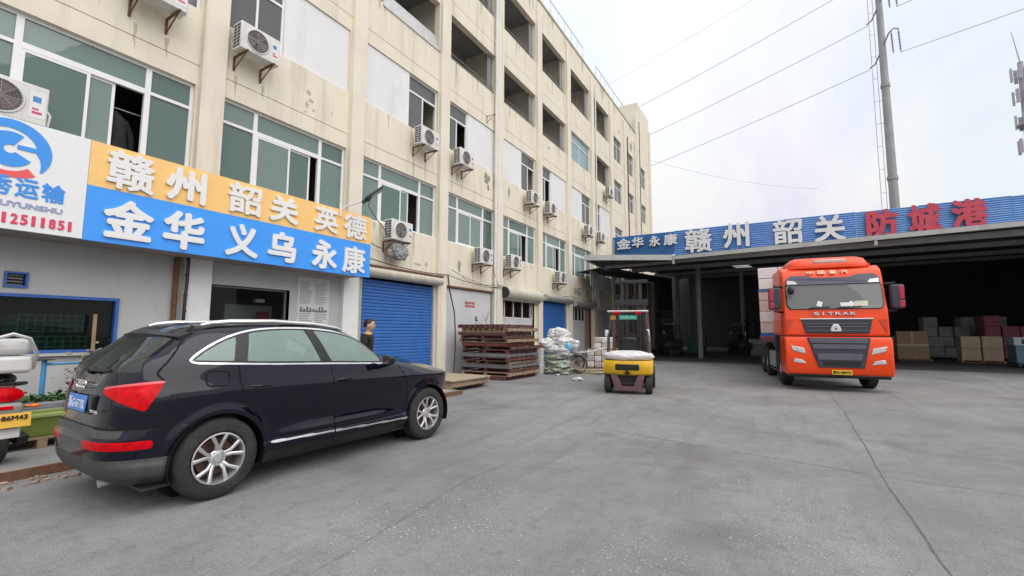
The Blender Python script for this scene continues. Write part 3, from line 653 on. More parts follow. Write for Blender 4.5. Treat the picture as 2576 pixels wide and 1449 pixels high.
for row in ((('赣', 2.74, 3.38, 3.84, 4.49), ('州', 3.55, 4.20, 3.86, 4.47), ('韶', 4.60, 5.25, 3.88, 4.49), ('关', 5.44, 6.09, 3.88, 4.46), ('英', 6.51, 7.16, 3.88, 4.49), ('德', 7.33, 8.03, 3.87, 4.49)),
            (('金', 2.74, 3.42, 3.03, 3.68), ('华', 3.56, 4.22, 2.99, 3.68), ('义', 4.59, 5.23, 3.01, 3.67), ('乌', 5.44, 6.08, 3.02, 3.67), ('永', 6.48, 7.16, 3.00, 3.68), ('康', 7.33, 8.02, 2.99, 3.68))):
    for ch, a, b, z0, z1 in row:
        o = fit_text('character', ch, (SX+0.004, a, z0), (0, 1, 0), (0, 0, 1), b-a, z1-z0, CHW, sign, 0.035, 0.026 if ch in '赣韶德康英' else 0.04); o.location = SL
for nm, s, a, b, z0, z1, mt, of in (('character', '秀', 1.50, 1.74, 3.42, 3.70, LGB, .03), ('character', '运', 1.77, 2.01, 3.42, 3.70, LGB, .03), ('character', '输', 2.04, 2.29, 3.42, 3.70, LGB, .03), ('latin_line', 'XIUYUNSHU', 1.50, 2.28, 3.27, 3.35, TXG, .06), *[('digit', d, 1.66+.097*q+(.015 if d == '1' else 0), 1.66+.097*q+(.055 if d == '1' else .075), 3.03, 3.18, TXR, .09) for q, d in enumerate('12511851')]):
    o = fit_text(nm, s, (SX+.002, a, z0), (0, 1, 0), (0, 0, 1), b-a, z1-z0, mt, sign, 0.006, of); o.location = SL
# round emblem: ring broken at the lower left, inner hook with a bar, red swoosh below
lc = (1.68, 4.08)
def arc(m, r0, r1, a0, a1, x, d=.006, n=40):
    vs = []
    for k in range(n+1):
        t = k/n; a = radians(a0+(a1-a0)*t); R0 = r0[0]+(r0[1]-r0[0])*t if isinstance(r0, tuple) else r0; R1 = r1[0]+(r1[1]-r1[0])*t if isinstance(r1, tuple) else r1
        for R in (R0, R1): vs += [(x, lc[0]+R*cos(a), lc[1]+R*sin(a)), (x+d, lc[0]+R*cos(a), lc[1]+R*sin(a))]
    fs = []
    for k in range(n):
        b = 4*k; fs += [(b+1, b+5, b+7, b+3), (b, b+2, b+6, b+4), (b, b+4, b+5, b+1), (b+2, b+3, b+7, b+6)]
    m.add(vs, fs+[(0, 1, 3, 2), (4*n, 4*n+2, 4*n+3, 4*n+1)])
m = MB(); arc(m, (.345, .27), (.425, .43), 215, 0, SX+.002); S(m, 'emblem_ring', LGB)
m = MB(); arc(m, (.27, .40), (.43, .425), 0, -38, SX+.002); S(m, 'emblem_ring', LGB)
m = MB(); arc(m, (.06, .06), (.25, .25), 60, 330, SX+.0025); m.box(SX+.003, SX+.0095, lc[0]+.07, lc[0]+.30, lc[1]+.02, lc[1]+.085); S(m, 'emblem_hook', LGB)
m = MB(); arc(m, (.33, .30), (.345, .43), 215, 310, SX+.002); S(m, 'emblem_swoosh', LGR)
# solar flood lamp on an arm above the sign
lamp = thing('flood_lamp', 'black solar flood lamp on a white arm above the right end of the shop sign', 'lamp', (-9.15, 7.2, 4.5))
m = MB(); m.path([(0, 0, -.15), (0, 0.02, .02), (.15, .1, .12), (.45, .36, .28)], .022, 8); m.build('arm', WHITEP, lamp, smooth=True)
T = Matrix.Translation((.45, .36, .28)) @ Matrix.Rotation(radians(50), 4, 'Z') @ Matrix.Rotation(radians(-40), 4, 'Y')
m = MB(); m.T = T; m.box(0, .52, -.16, .16, -.02, .035); m.box(-.10, .12, -.06, .06, -.05, .03); m.build('housing', DARKM, lamp, bevel=.012)
m = MB(); m.T = T; m.box(.16, .50, -.13, .13, -.028, -.0205); m.build('lens', mat('lamp_lens', (.35, .35, .34), .3, var=.1), lamp)
m = MB(); m.T = T; m.ball((.06, 0, -.06), .022); m.build('sensor', DARKM, lamp, smooth=True)
lc2 = MB(); lc2.path([(-9.62, 8.55, 5.35), (-9.66, 8.5, 5.0), (-9.5, 8.6, 4.7), (-9.45, 8.85, 4.45), (-9.6, 9.25, 4.25)], .012, 5)
tag(lc2.build('loose_cable', CABLE, smooth=True), 'thin cable looping from the window to the air conditioner right of the shop sign', 'cable')
# ================================================================ air conditioners
ACW = mat('aircon_casing', (0.66, 0.655, 0.63), 0.5, var=0.06, scale=4, dirt=(0.42, 0.38, 0.31), damt=0.25, dscale=5, dstretch=(1, 1, .4))
ACD = mat('aircon_fins', (0.07, 0.07, 0.07), 0.7, var=0.3, scale=30); ACF = mat('fan_brown', (0.16, 0.12, 0.11), 0.6, var=0.15); STK = mat('aircon_sticker', (0.72, 0.72, 0.72), .4, var=.02)
STB = mat('sticker_blue', (0.05, 0.22, 0.5), .4, var=.2, scale=15); STR = mat('sticker_red', (0.55, 0.06, 0.12), .4, var=.2, scale=15)
def make_ac(big=False):
    t = thing('air_conditioner', 'x', 'air conditioner', group='air conditioner units on the facade')
    w, h, d = 0.86, 0.60, 0.32
    # casing: open ring at the front for the fan
    m = MB(); m.box(0, d, 0, w, 0, h); m.build('casing', ACW, t, bevel=0.018)
    fy, fz, R = 0.36, h/2, 0.235
    m = MB(); m.lathe([(d+.001, .225), (d+.018, .235), (d+.018, .25), (d+.001, .262)], (0, fy, fz), 'x', 28); m.build('fan_ring', ACW, t, smooth=True)
    m = MB(); m.lathe([(d+.002, .0001), (d+.002, .226)], (0, fy, fz), 'x', 28); m.build('fan_well', ACD, t)
    m = MB()
    for k in range(3):
        a = 2*pi*k/3+.4; vs = []
        for j in range(7):
            b = a+j*0.25
            vs += [(d+.006+.001*j, fy+.05*cos(b), fz+.05*sin(b)), (d+.006+.001*j, fy+.205*cos(b+.25), fz+.205*sin(b+.25))]
        m.add(vs, [(2*j, 2*j+2, 2*j+3, 2*j+1) for j in range(6)])
    m.lathe([(d+.004, .055), (d+.016, .05), (d+.016, .001)], (0, fy, fz), 'x', 16); m.build('fan', ACF, t, smooth=True)
    m = MB()
    for r in (.06, .10, .14, .18, .22):
        m.lathe([(d+.017, r-.0022), (d+.021, r), (d+.017, r+.0022)], (0, fy, fz), 'x', 24)
    for k in range(8): a = pi*k/4; m.tube((d+.019, fy+.02*cos(a), fz+.02*sin(a)), (d+.019, fy+.235*cos(a), fz+.235*sin(a)), .0025, n=4)
    m.build('grille', ACW if big else GALV, t)
    m = MB()
    for r in range(7):
        for c in range(2): m.box(.04+c*.13, .15+c*.13, -.004, .002, .05+r*.075, .105+r*.075)
    m.build('side_vent', ACD, t)
    m = MB(); m.box(d+.0005, d+.003, .66, .83, .10, .50); sk = m.build('label_plate', STK, t)
    m = MB(); m.box(d+.0032, d+.004, .69, .78, .34, .43); m.build('logo', STB, sk)
    m = MB(); m.box(d+.0032, d+.004, .69, .80, .16, .20); m.box(d+.0032, d+.004, .69, .76, .22, .25); m.build('logo', STR, sk)
    for y in (.14, .72):
        m = MB(); m.box(-.18, d+.05, y-.018, y+.018, -.035, -.002); m.box(-.18, -.15, y-.018, y+.018, -.32, -.002)
        m.tube((-.16, y, -.30), (d, y, -.03), .013, n=6); m.build('bracket', RUST, t)
    m = MB(); m.path([(.1, w-.03, .1), (.1, w+.06, .08), (.0, w+.10, .3), (-.18, w+.08, .45)], .016, 6); m.build('pipe', PVC, t, smooth=True)
    return t
AC0 = make_ac()
acs = [(2.95, 7.58, 'air conditioner at the very top edge, above the white emblem sign'), (4.80, 7.50, 'air conditioner with blue sticker under the upper window above the orange sign panel'),
       (10.40, 7.50, 'air conditioner under the upper window left of the white infill-panel bay with cable loop'), (12.42, 7.50, 'upper air conditioner just left of the white downpipe'),
       (9.25, 4.20, 'air conditioner just right of the shop sign with a plastic sack under it'), (13.75, 4.10, 'air conditioner with black fan beside the white downpipe, above the red notice'),
       (16.02, 4.18, 'lower air conditioner just right of the white downpipe'), (17.80, 7.42, 'upper air conditioner above a window, first past the white downpipe'), (19.72, 7.38, 'upper air conditioner, second past the white downpipe'),
       (24.95, 7.28, 'upper air conditioner near the shed sign, the nearer of the close pair'), (27.1, 7.28, 'upper air conditioner near the shed sign, the farther of the close pair'), (28.95, 10.75, 'highest air conditioner, on the far pilaster under the gallery'),
       (20.85, 4.02, 'small-looking air conditioner above the second blue shutter'), (1.22, 4.62, 'air conditioner half hidden behind the top of the white sign panel')]
for k, (y, z, lab) in enumerate(acs):
    if k == 0: AC0.location = (FX+.18, y, z); AC0['label'] = lab
    else: dup(AC0, (FX+.18, y, z), 0, lab)
# empty brackets and old wall irons
for k, (y, z) in enumerate(((23.9, 4.0), (14.8, 10.35))):
    t = thing('wall_bracket', ('empty rusty bracket under the last window before the shed' if k == 0 else 'small rusty bracket high on the wall beside the white downpipe'), 'bracket', (FX, y, z))
    for dy in (0, .55) if k == 0 else (0,):
        m = MB(); m.tube((0, dy, 0), (.45, dy, 0), .014, n=6); m.tube((.01, dy, -.3), (.01, dy, 0.05), .014, n=6); m.tube((0, dy, -.28), (.42, dy, 0), .010, n=6); m.build('arm', RUST, t)
# grey plastic sack hooked below the air conditioner
from mathutils import noise as mnoise
def crumple(c, r, seed, amp=.2, nu=44, nv=30, sag_=.0):
    m = MB(); m.ball((0, 0, 0), 1, nu, nv); out = []; o = Vector((seed*3.7, seed*1.3, seed*7.1))
    for x, y, z in m.v:
        p = Vector((x, y, z)); d = mnoise.noise(p*1.6+o)*.7-abs(mnoise.noise(p*3.1+o))*.9-abs(mnoise.noise(p*6.5+o))*.45+mnoise.noise(p*13+o)*.12
        s = 1.08+amp*d; e = 2.6; n_ = (abs(x)**e+abs(y)**e+abs(z)**e)**(1/e)
        out.append((c[0]+x/n_*s*r[0], c[1]+y/n_*s*r[1], c[2]+z/n_*s*r[2]*(1-sag_*(x*x+y*y))))
    m.v = out; return m
def blob(c, r, seed, amp=.18, nu=20, nv=14, flat=None, freq=4):
    rr = random.Random(seed); ph = [(rr.uniform(-freq, freq), rr.uniform(-freq, freq), rr.uniform(-freq, freq), rr.uniform(0, 6)) for _ in range(10)]
    m = MB(); m.ball((0, 0, 0), 1, nu, nv); out = []
    for x, y, z in m.v:
        d = sum(sin(a*x+b*y+cc*z+p) for a, b, cc, p in ph)/10
        d2 = abs(sum(sin(2.7*(a*y+b*z+cc*x)+p) for a, b, cc, p in ph)/10)
        s = 1+amp*d*1.6-amp*d2*1.1
        q = [x*s*r[0], y*s*r[1], z*s*r[2]]
        if flat is not None: q[2] = max(q[2], flat)
        out.append((c[0]+q[0], c[1]+q[1], c[2]+q[2]))
    m.v = out; return m
sk = crumple((FX+.32, 9.72, 3.90), (.14, .34, .26), 4, .45)
tag(sk.build('plastic_sack', mat('grey_plastic_film', (0.30, 0.31, 0.30), .35, var=.2, scale=6), smooth=True), 'crumpled grey plastic sack under the air conditioner right of the sign', 'sack')
# ================================================================ loading shed
SHY = 23.5
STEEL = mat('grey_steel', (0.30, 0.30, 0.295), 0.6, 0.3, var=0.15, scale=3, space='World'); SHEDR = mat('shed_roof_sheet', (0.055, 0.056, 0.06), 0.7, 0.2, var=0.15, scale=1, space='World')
GUT = mat('gutter_sheet', (0.40, 0.41, 0.39), 0.6, 0.3, var=0.15, scale=2, dirt=(0.2, 0.19, 0.17), damt=.3, dscale=2, space='World')
CORB = [mat('corrugated_blue_a', (0.11, 0.27, 0.58), 0.40, 0.1, var=0.12, scale=1.0, dirt=(0.25, 0.38, 0.58), damt=.3, dscale=.9, dstretch=(1, 1, 4), space='World'), mat('corrugated_blue_b', (0.08, 0.215, 0.53), 0.32, 0.1, var=0.15, scale=1.0, dirt=(0.35, 0.42, 0.62), damt=.35, dscale=1.1, dstretch=(1, 1, 6), space='World'), mat('dark_blue_sheet', (0.02, 0.12, 0.33), 0.42, 0.1, var=0.2, scale=1.5, space='World')]
shed = thing('loading_shed', 'open steel loading shed with blue corrugated fascia across the end of the yard', 'shed', (2, SHY, 0))
def H(m, name, mt, **k): o = m.build(name, mt, shed, **k); o.location = (-2, -SHY, 0); return o
XR = 24.0
m = MB()   # roof sheets rise a little towards the back ridge
m.add([(-8.4, SHY, 5.30), (XR, SHY, 5.60), (XR, 52, 7.6), (-8.4, 52, 7.3), (-8.4, SHY, 5.36), (XR, SHY, 5.66), (XR, 52, 7.66), (-8.4, 52, 7.36)], [(0, 1, 2, 3), (4, 5, 6, 7), (0, 1, 5, 4), (2, 3, 7, 6), (0, 3, 7, 4), (1, 2, 6, 5)])
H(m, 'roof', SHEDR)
m = MB(); m.prism([(-8.35, 21.35), (-4.5, SHY-.06), (-4.5, 25.9), (-8.7, 25.9)], 'z', 5.20, 5.26); H(m, 'canopy_roof', SHEDR)
m = MB(); m.prism([(-8.37, 21.3), (-4.5, SHY-.12), (-4.5, SHY-.02), (-8.35, 21.42)], 'z', 5.15, 5.42); m.prism([(-8.37, 21.3), (-8.27, 21.36), (-8.6, 25.9), (-8.72, 25.9)], 'z', 5.14, 5.43); H(m, 'gutter', GUT)
def gz(x): return 5.17+(x+4.5)*0.0225
m = MB(); xa, xb = -4.5, XR
m.add([(x, y, gz(x)+dz) for x in (xa, xb) for y in (SHY-.14, SHY-.02) for dz in (0, .19)], [(0, 1, 3, 2), (4, 6, 7, 5), (0, 4, 5, 1), (2, 3, 7, 6), (0, 2, 6, 4), (1, 5, 7, 3)])
H(m, 'gutter', GUT)
for x in (-4.45, -.2+3.75, 11.5):
    m = MB(); m.box(x-.05, x+.05, SHY-.12, SHY-.04, gz(x)-.22, gz(x)+.002); H(m, 'spout', GUT)
# fascia: corrugated panels, ribs running along the shed
xs = [-7.6, -4.4, -1.55, .35, 2.95, 5.0, 7.6, 10.4, 13.2, 16]
for k, (a, b) in enumerate(zip(xs[:-1], xs[1:])):
    m = MB(); z0 = (5.45 if k == 0 else gz((a+b)/2)+.22); z1 = 6.62+(.02 if k % 2 else 0); n = 46; vs = []
    rib = 0.0 if k == 0 else .012
    for j in range(n+1):
        z = z0+(z1-z0)*j/n; off = rib*sin(j*pi/2) if j % 2 == 0 else rib*sin(j*pi/2)
        for x in (a+.004, b-.004):
            zz_ = z + ((gz(x)-gz((a+b)/2)) if k else 0)*(1-j/n)
            vs.append((x, SHY-off, zz_))
    nv = len(vs); vs2 = [(x, y+.03, z) for x, y, z in vs]
    m.add(vs+vs2, [(2*j, 2*j+1, 2*j+3, 2*j+2) for j in range(n)]+[(nv+2*j, nv+2*j+2, nv+2*j+3, nv+2*j+1) for j in range(n)]+[(2*n, 2*n+1, nv+2*n+1, nv+2*n)])
    H(m, 'corrugated_panel', CORB[2] if k == 0 else CORB[1] if k in (1, 2, 3) else CORB[0])
m = MB(); m.box(-7.62, -7.5, SHY-.03, SHY+.1, 5.4, 6.5); m.box(-7.6, XR, SHY+.05, SHY+.1, 6.3, 6.36); H(m, 'fascia_post', GUT)
WHL = mat('weathered_white_letter', (0.68, 0.68, 0.70), .5, var=.06, scale=3); RDL = mat('weathered_red_letter', (0.50, 0.055, 0.09), .55, var=.15, scale=3)
for ch, a, b, z0, z1, mt in (('金', -7.33, -6.58, 5.92, 6.5, WHL), ('华', -6.52, -5.92, 5.93, 6.5, WHL), ('永', -5.62, -5.06, 5.93, 6.48, WHL), ('康', -4.9, -4.23, 5.92, 6.5, WHL), ('赣', -3.88, -2.65, 5.44, 6.63, WHL), ('州', -2.16, -1.04, 5.52, 6.7, WHL),
                            ('韶', -.09, 1.04, 5.5, 6.64, WHL), ('关', 1.47, 2.58, 5.44, 6.6, WHL), ('防', 3.27, 4.31, 5.43, 6.62, RDL), ('城', 4.62, 5.61, 5.43, 6.66, RDL), ('港', 5.89, 6.92, 5.55, 6.67, RDL)):
    o = fit_text('character', ch, (a, SHY-.075, z0), (1, 0, 0), (0, 0, 1), b-a, z1-z0, mt, shed, .05, 0.024 if ch in '赣韶' else .034 if mt is WHL else .045); o.location = (-2, -SHY, 0)
# posts, beams, rear and side walls
for x, y in ((-4.2, 29.6), (-2.3, 37), (-6.9, 37.5), (-6.9, 44)):
    zt = 5.30+(y-SHY)*.07+(x+8.4)*.0093-.02
    m = MB(); m.box(x-.13, x+.13, y-.012, y+.012, 0, zt); m.box(x-.13, x-.112, y-.12, y+.12, 0, zt); m.box(x+.112, x+.13, y-.12, y+.12, 0, zt); m.box(x-.2, x+.2, y-.2, y+.2, 0.001, .02); H(m, 'post', STEEL)
for y in (24.2, 29.6, 37, 44):
    m = MB(); z = 5.02+(y-SHY)*.07; m.add([(x, yy, z+dz+(x+8.4)*.0093) for x in (-8.3, XR) for yy in (y-.07, y+.07) for dz in (0, .24)], [(0, 1, 3, 2), (4, 6, 7, 5), (0, 4, 5, 1), (2, 3, 7, 6), (0, 2, 6, 4), (1, 5, 7, 3)]); H(m, 'beam', STEEL)
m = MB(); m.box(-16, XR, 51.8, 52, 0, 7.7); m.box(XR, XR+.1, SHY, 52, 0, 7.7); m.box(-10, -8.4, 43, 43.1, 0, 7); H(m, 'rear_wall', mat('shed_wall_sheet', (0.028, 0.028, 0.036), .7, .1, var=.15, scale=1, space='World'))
for k in range(5):
    y = 31.2+k*1.55; z = 5.30+(y-SHY)*.07-.03+.055
    m = MB(); m.box(-2.75+.06*k, -1.75+.06*k, y, y+.10, z-.02, z+.11); H(m, 'skylight_strip', mat('skylight_sheet', (.8, .82, .82), .6, var=.02, trans=0.0, emit=(.8, .85, .85), estr=.3))  # strips glow by emission in place of daylight through the sheet
m = MB(); m.add([(-9.9, 25.2, .006), (XR, 25.2, .006), (XR, 51.8, .006), (-9.9, 51.8, .006)], [(0, 1, 2, 3)]); struct(m.build('shed_floor', mat('shaded_shed_floor', (.075, .074, .073), .8, var=.35, scale=.7, dirt=(.16, .158, .155), damt=.3, dscale=.8, space='World')))  # separate dark floor sheet: the shade under the shed roof is painted in
m = MB(); m.add([(-9.98, 24.3, 4.95), (-8.38, 24.3, 5.16), (-8.38, 43, 6.4), (-9.98, 43, 6.2), (-9.98, 24.3, 5.0), (-8.38, 24.3, 5.21), (-8.38, 43, 6.45), (-9.98, 43, 6.25)], [(0, 1, 2, 3), (4, 5, 6, 7), (0, 1, 5, 4), (2, 3, 7, 6), (0, 3, 7, 4), (1, 2, 6, 5)]); H(m, 'leanto_roof', SHEDR)
# translucent lean-to strips between shed and factory
LT = mat('translucent_sheet', (0.35, 0.40, 0.38), .5, var=.2, scale=4, space='World')
lean = thing('leanto_screen', 'ragged screen of translucent strips hung between factory wall and shed roof', 'screen', (-9.2, 27, 3))
rr = random.Random(2)
for k in range(9):
    m = MB(); y = 24.4+k*.42; m.box(-9.25, -9.22, y, y+.30, rr.uniform(3.4, 4.2), 5.1-.02*k); o = m.build('strip', LT, lean); o.location = (9.2, -27, -3)
# ================================================================ stored goods in the shed
KRAFT = mat('kraft_cardboard', (0.42, 0.30, 0.19), .8, var=.12, scale=5); KRAFTP = mat('pale_cardboard', (0.60, 0.48, 0.36), .8, var=.1, scale=5); TAPE = mat('parcel_tape', (0.58, 0.50, 0.38), .35, var=.1); WOODP = mat('pallet_wood', (0.33, 0.235, 0.14), .85, var=.3, scale=7, bump=.1, bscale=30)
def carton(name, label, loc, dims, rz=0, mt=KRAFT, cat='box', group=None):
    t = thing(name, label, cat, loc, rz, group); a, b, c = dims
    m = MB(); m.box(-a/2, a/2, -b/2, b/2, 0, c); m.build('carton', mt, t, bevel=.012)
    m = MB(); m.box(-a/2+.004, a/2-.004, -.03, .03, c+.001, c+.003); m.box(-a/2, a/2, -b/2-.003, -b/2-.001, c*.46, c*.54); m.box(-.035, .035, -b/2-.003, -b/2-.0015, c*.56, c-.01); m.build('tape', TAPE, t); return t
def pallet(m, x0, x1, y0, y1, z0, h=.14, n=7):
    for k in range(3): y = y0+(y1-y0-.09)*k/2; m.box(x0, x1, y, y+.09, z0, z0+.02); m.box(x0+.0, x1, y, y+.09, z0+h-.04, z0+h-.021); [m.box(x0+(x1-x0-.1)*q/2, x0+(x1-x0-.1)*q/2+.1, y, y+.09, z0+.02, z0+h-.04) for q in range(3)]
    for k in range(n): x = x0+(x1-x0-.09)*k/(n-1); m.box(x, x+.09, y0, y1, z0+h-.0205, z0+h)
for k, (x, z, lab) in enumerate(((8.62, .13, 'lower left'), (9.45, .13, 'lower right'), (8.62, .76, 'upper left'), (9.45, .76, 'upper right'))):
    carton('carton', f'pale taped carton, {lab} of the four on a pallet in the shed', (x, 33.4, z), (.76, .7, .62), .02, KRAFTP, group='four cartons on a pallet in the shed')
m = MB(); pallet(m, 8.2, 9.9, 33.0, 33.8, .0, .13); tag(m.build('pallet', WOODP), 'wooden pallet under the four pale cartons in the shed', 'pallet')
carton('carton', 'large brown carton beside the truck at the shed mouth', (6.45, 34.2, .1), (1.35, 1.1, 1.55), -.1)
m = MB(); pallet(m, 5.75, 7.15, 33.5, 34.9, 0, .1); tag(m.build('pallet', WOODP), 'pallet under the large brown carton by the truck', 'pallet')
DK = mat('wrapped_goods', (0.34, 0.335, 0.33), .6, var=.3, scale=2.5); DKR = mat('maroon_goods', (0.36, 0.11, 0.13), .7, var=.25, scale=2.5)
rr = random.Random(21); gi = 0
labs = ['tall dark stack of wrapped goods behind the brown carton', 'dark stack of goods in the shed left of the maroon stack', 'low dark stack of goods beside the pale cartons', 'maroon stack of goods at the right edge in the shed', 'dark wrapped stack deep in the shed behind the maroon goods', 'lowest dark heap of goods behind the truck in the shed']
for (x, y, nx, nz, mt) in ((9.0, 38.5, 3, 4, DK), (11.0, 39.5, 3, 4, DK), (8.4, 36.6, 2, 2, DK), (11.6, 36.5, 4, 4, DKR), (16, 40, 4, 5, DK), (6.2, 38, 3, 3, DK)):
    t = thing('goods_stack', labs[gi], 'goods', (x, y, 0), 0, 'stacks of goods deep in the shed'); gi += 1
    for i in range(nx):
        for j in range(nz):
            if j == nz-1 and rr.random() < .4: continue
            m = MB(); x0 = (i-nx/2)*.72; m.box(x0+.01, x0+.70+rr.uniform(-.04, .01), rr.uniform(-.05, .05), 1.2, .1+j*.62, .1+j*.62+.61); m.build('carton', mt, t, bevel=.02, seg=1)
blue = thing('blue_machine', 'blue boxed machine with white top at the right edge of the shed floor', 'machine', (9.15, 29.5, 0))
m = MB(); m.box(-.1, 1.6, -.4, .5, .22, 1.0); m.build('body', mat('machine_blue', (.10, .17, .25), .5, var=.1), blue, bevel=.03); m = MB(); m.box(-.15, 1.6, -.42, .5, 1.0, 1.38); m.build('top', mat('machine_top', (.40, .48, .53), .5, var=.1), blue, bevel=.03)
m = MB(); m.box(.1, .3, -.43, -.4, 1.08, 1.28); m.build('dial', DARKM, blue)
for x in (0, .5, 1.3): m = MB(); m.lathe([(-.05, .02), (-.05, .1), (.05, .1), (.05, .02)], (x, -.3, .11), 'x', 14); m.build('wheel', DARKM, blue)
m = MB(); m.box(-.1, 1.6, -.38, .48, .17, .22); m.build('base', DARKM, blue)
low = thing('low_counter', 'low grey steel counter deep in the shed left of the truck', 'counter', (-.6, 35, 0)); m = MB(); m.box(-1.3, 1.3, -.4, .4, .75, 1.1); m.build('top', STEEL, low, bevel=.02); m = MB(); m.box(-1.2, 1.2, -.3, .3, 0, .75); m.build('base', mat('dark_grey_panel', (.2, .2, .2), .7, var=.1), low)
gbin = thing('green_bin', 'dark green wheeled bin behind the shed post', 'bin', (-4.9, 32.8, 0))
m = MB(); m.add([(-.5, -.35, .12), (.5, -.35, .12), (.5, .35, .12), (-.5, .35, .12), (-.6, -.42, 1.1), (.6, -.42, 1.1), (.6, .42, 1.1), (-.6, .42, 1.1)], [(0, 1, 2, 3), (4, 5, 6, 7), (0, 1, 5, 4), (1, 2, 6, 5), (2, 3, 7, 6), (3, 0, 4, 7)]); m.build('tub', mat('bin_green', (.01, .10, .05), .5, var=.1), gbin, bevel=.03)
m = MB(); m.box(-.62, .62, -.44, .44, 1.105, 1.16); m.build('lid', MATS['bin_green'], gbin, bevel=.02)
for x in (-.4, .4): m = MB(); m.lathe([(-.03, .01), (-.03, .1), (.03, .1), (.03, .01)], (x, -.3, .1), 'x', 12); m.build('wheel', DARKM, gbin)
# ================================================================ masts and wires
POLEM = mat('galvanised_pole', (0.28, 0.285, 0.29), .55, .3, var=.12, scale=2, dirt=(.22, .22, .22), damt=.2, dscale=1.5)
pole = thing('power_mast', 'tall grey steel power mast with a ladder behind the shed sign', 'mast', (10.15, 56, -.62)); pole.scale = (1.4, 1.4, 1.4)
m = MB(); m.tube((0, 0, 0), (0, 0, 34), .34, .15, n=16); 
for z in (12.2, 19.0): m.tube((0, 0, z), (0, 0, z+.25), .34-.0056*z+.05, n=16)
m.build('shaft', POLEM, pole, smooth=True)
lad = MB()
for x in (-.72, -.42): lad.tube((x+.004*0, -.05, 8), (x*.86, -.05, 34), .018, n=5)
z = 8
while z < 33: f = 1-(z-8)/26*.14; lad.tube((-.72*f, -.05, z), (-.42*f, -.05, z), .014, n=5); lad.tube((-.42*f, -.05, z), (-.2, 0, z), .012, n=5) if int(z*10) % 4 == 0 else None; z += 0.42*4
lad.build('ladder', POLEM, pole)
INS = mat('insulator_grey', (.20, .19, .23), .4, var=.1)
for k, z in enumerate((20.7, 24.1, 27.5)):
    m = MB(); m.path([(-.75, .3, z+.1), (-.45, .15, z+.25), (-.1, -.1, z+1.0), (.35, -.35, z+2.1), (.62, -.45, z+2.3), (.85, -.5, z+2.15)], .05, 6); m.build('cross_arm', INS, pole, smooth=True)
    for dx in (.45, .85):
        m = MB(); m.tube((dx, -.48, z+2.2), (dx+.05, -.5, z+.45), .03, n=6)
        for j in range(8): m.tube((dx+.01+.004*j, -.48, z+1.9-j*.17), (dx+.01+.004*j, -.48, z+1.86-j*.17), .065, n=8)
        m.build('insulator', INS, pole)
WIRE = mat('aluminium_wire', (.36, .35, .42), .5, .3, var=.05)
def wire(p, q, s, r, lab): m = MB(); m.path(sag([v*1.4 for v in p[:2]]+[1.55+(p[2]-1.55)*1.4], [v*1.4 for v in q[:2]]+[1.55+(q[2]-1.55)*1.4], s*1.4, 24), r*1.4, 5); tag(m.build('power_line', WIRE, smooth=True), lab, 'wire', 'overhead power lines')
a = (7.25, 40)
wire((6.5, 40.3, 20.7), (-40, 62, 19.8), .9, .022, 'overhead wire from the mast to the factory roof, lowest span'); wire((6.6, 40.3, 24.1), (-40, 62, 23.6), .9, .022, 'overhead wire from the mast over the factory, second span'); wire((6.5, 40.3, 27.6), (-40, 62, 27.8), .9, .022, 'overhead wire from the mast over the factory, third span'); wire((6.6, 40.2, 31.5), (-40, 62, 33.5), .9, .010, 'faint highest overhead wire crossing the sky')
wire((8.1, 39.5, 21.1), (60, 20, 24), 1.2, .022, 'overhead wire running right from the lower mast arm'); wire((8.1, 39.5, 24.5), (60, 20, 29.5), 1.2, .022, 'overhead wire running right from the upper mast arm')
wire((-9.9, 42.4, 17.8), (4.5, 60, 17.6), .6, .012, 'faint thin wire from the factory corner down towards the mast')
tow = thing('telecom_mast', 'slim telecom mast with antenna clusters at the right edge of the sky', 'mast', (27.9, 80, 0))
m = MB(); m.tube((0, 0, 0), (0, 0, 36), .55, .28, n=14); m.tube((0, 0, 36), (-.5, 0, 40.3), .06, .03, n=6); m.tube((0, 0, 27.6), (0, 0, 27.8), 1.0, n=18); m.build('shaft', POLEM, tow, smooth=True)
rr = random.Random(4)
for z in (34.5, 31.5, 28.2, 25.0):
    for k in range(5):
        a_ = 2*pi*k/5+z; x, y = .9*cos(a_), .9*sin(a_); m = MB(); m.T = Matrix.Translation((x, y, z)) @ Matrix.Rotation(a_, 4, 'Z'); m.box(-.09, .09, -.17, .17, -.9, .9); m.box(-.8, 0, -.03, .03, .5, .56); m.box(-.8, 0, -.03, .03, -.56, -.5); m.T = None; m.build('antenna', mat('antenna_grey', (.38, .38, .42), .5, var=.1), tow)
# ================================================================ black estate car (SUV)
import numpy as np
PAINT = mat('black_blue_car_paint', (0.0025, 0.0025, 0.010), 0.2, 0.0, var=0.0, spec=0.05, coat=0.8); PAINT.node_tree.nodes['Principled BSDF'].inputs['Coat IOR'].default_value = 1.52
CPL = mat('grey_bumper_plastic', (0.055, 0.055, 0.055), .6, var=.15, scale=8, dirt=(.13, .125, .12), damt=.3, dscale=5); CBK = mat('black_trim', (0.008, 0.008, 0.008), .35, var=0); GAP = mat('panel_gap', (0.002, 0.002, 0.002), .9, var=0)
CHR = mat('bright_trim', (0.75, 0.76, 0.78), .18, .9, var=0.03); LAMPR = mat('red_tail_lamp', (0.55, 0.002, 0.007), .28, var=.3, scale=22, spec=.15); LAMPP = mat('pink_lamp_edge', (0.70, 0.12, 0.13), .2, var=.1)
CGL = glass('car_side_glass', (0.30, 0.41, 0.37), 1.0, .56); CGR = glass('car_rear_glass', (0.06, 0.075, 0.07), .6, .62)  # pale tint of the side glass also paints in reflected sky
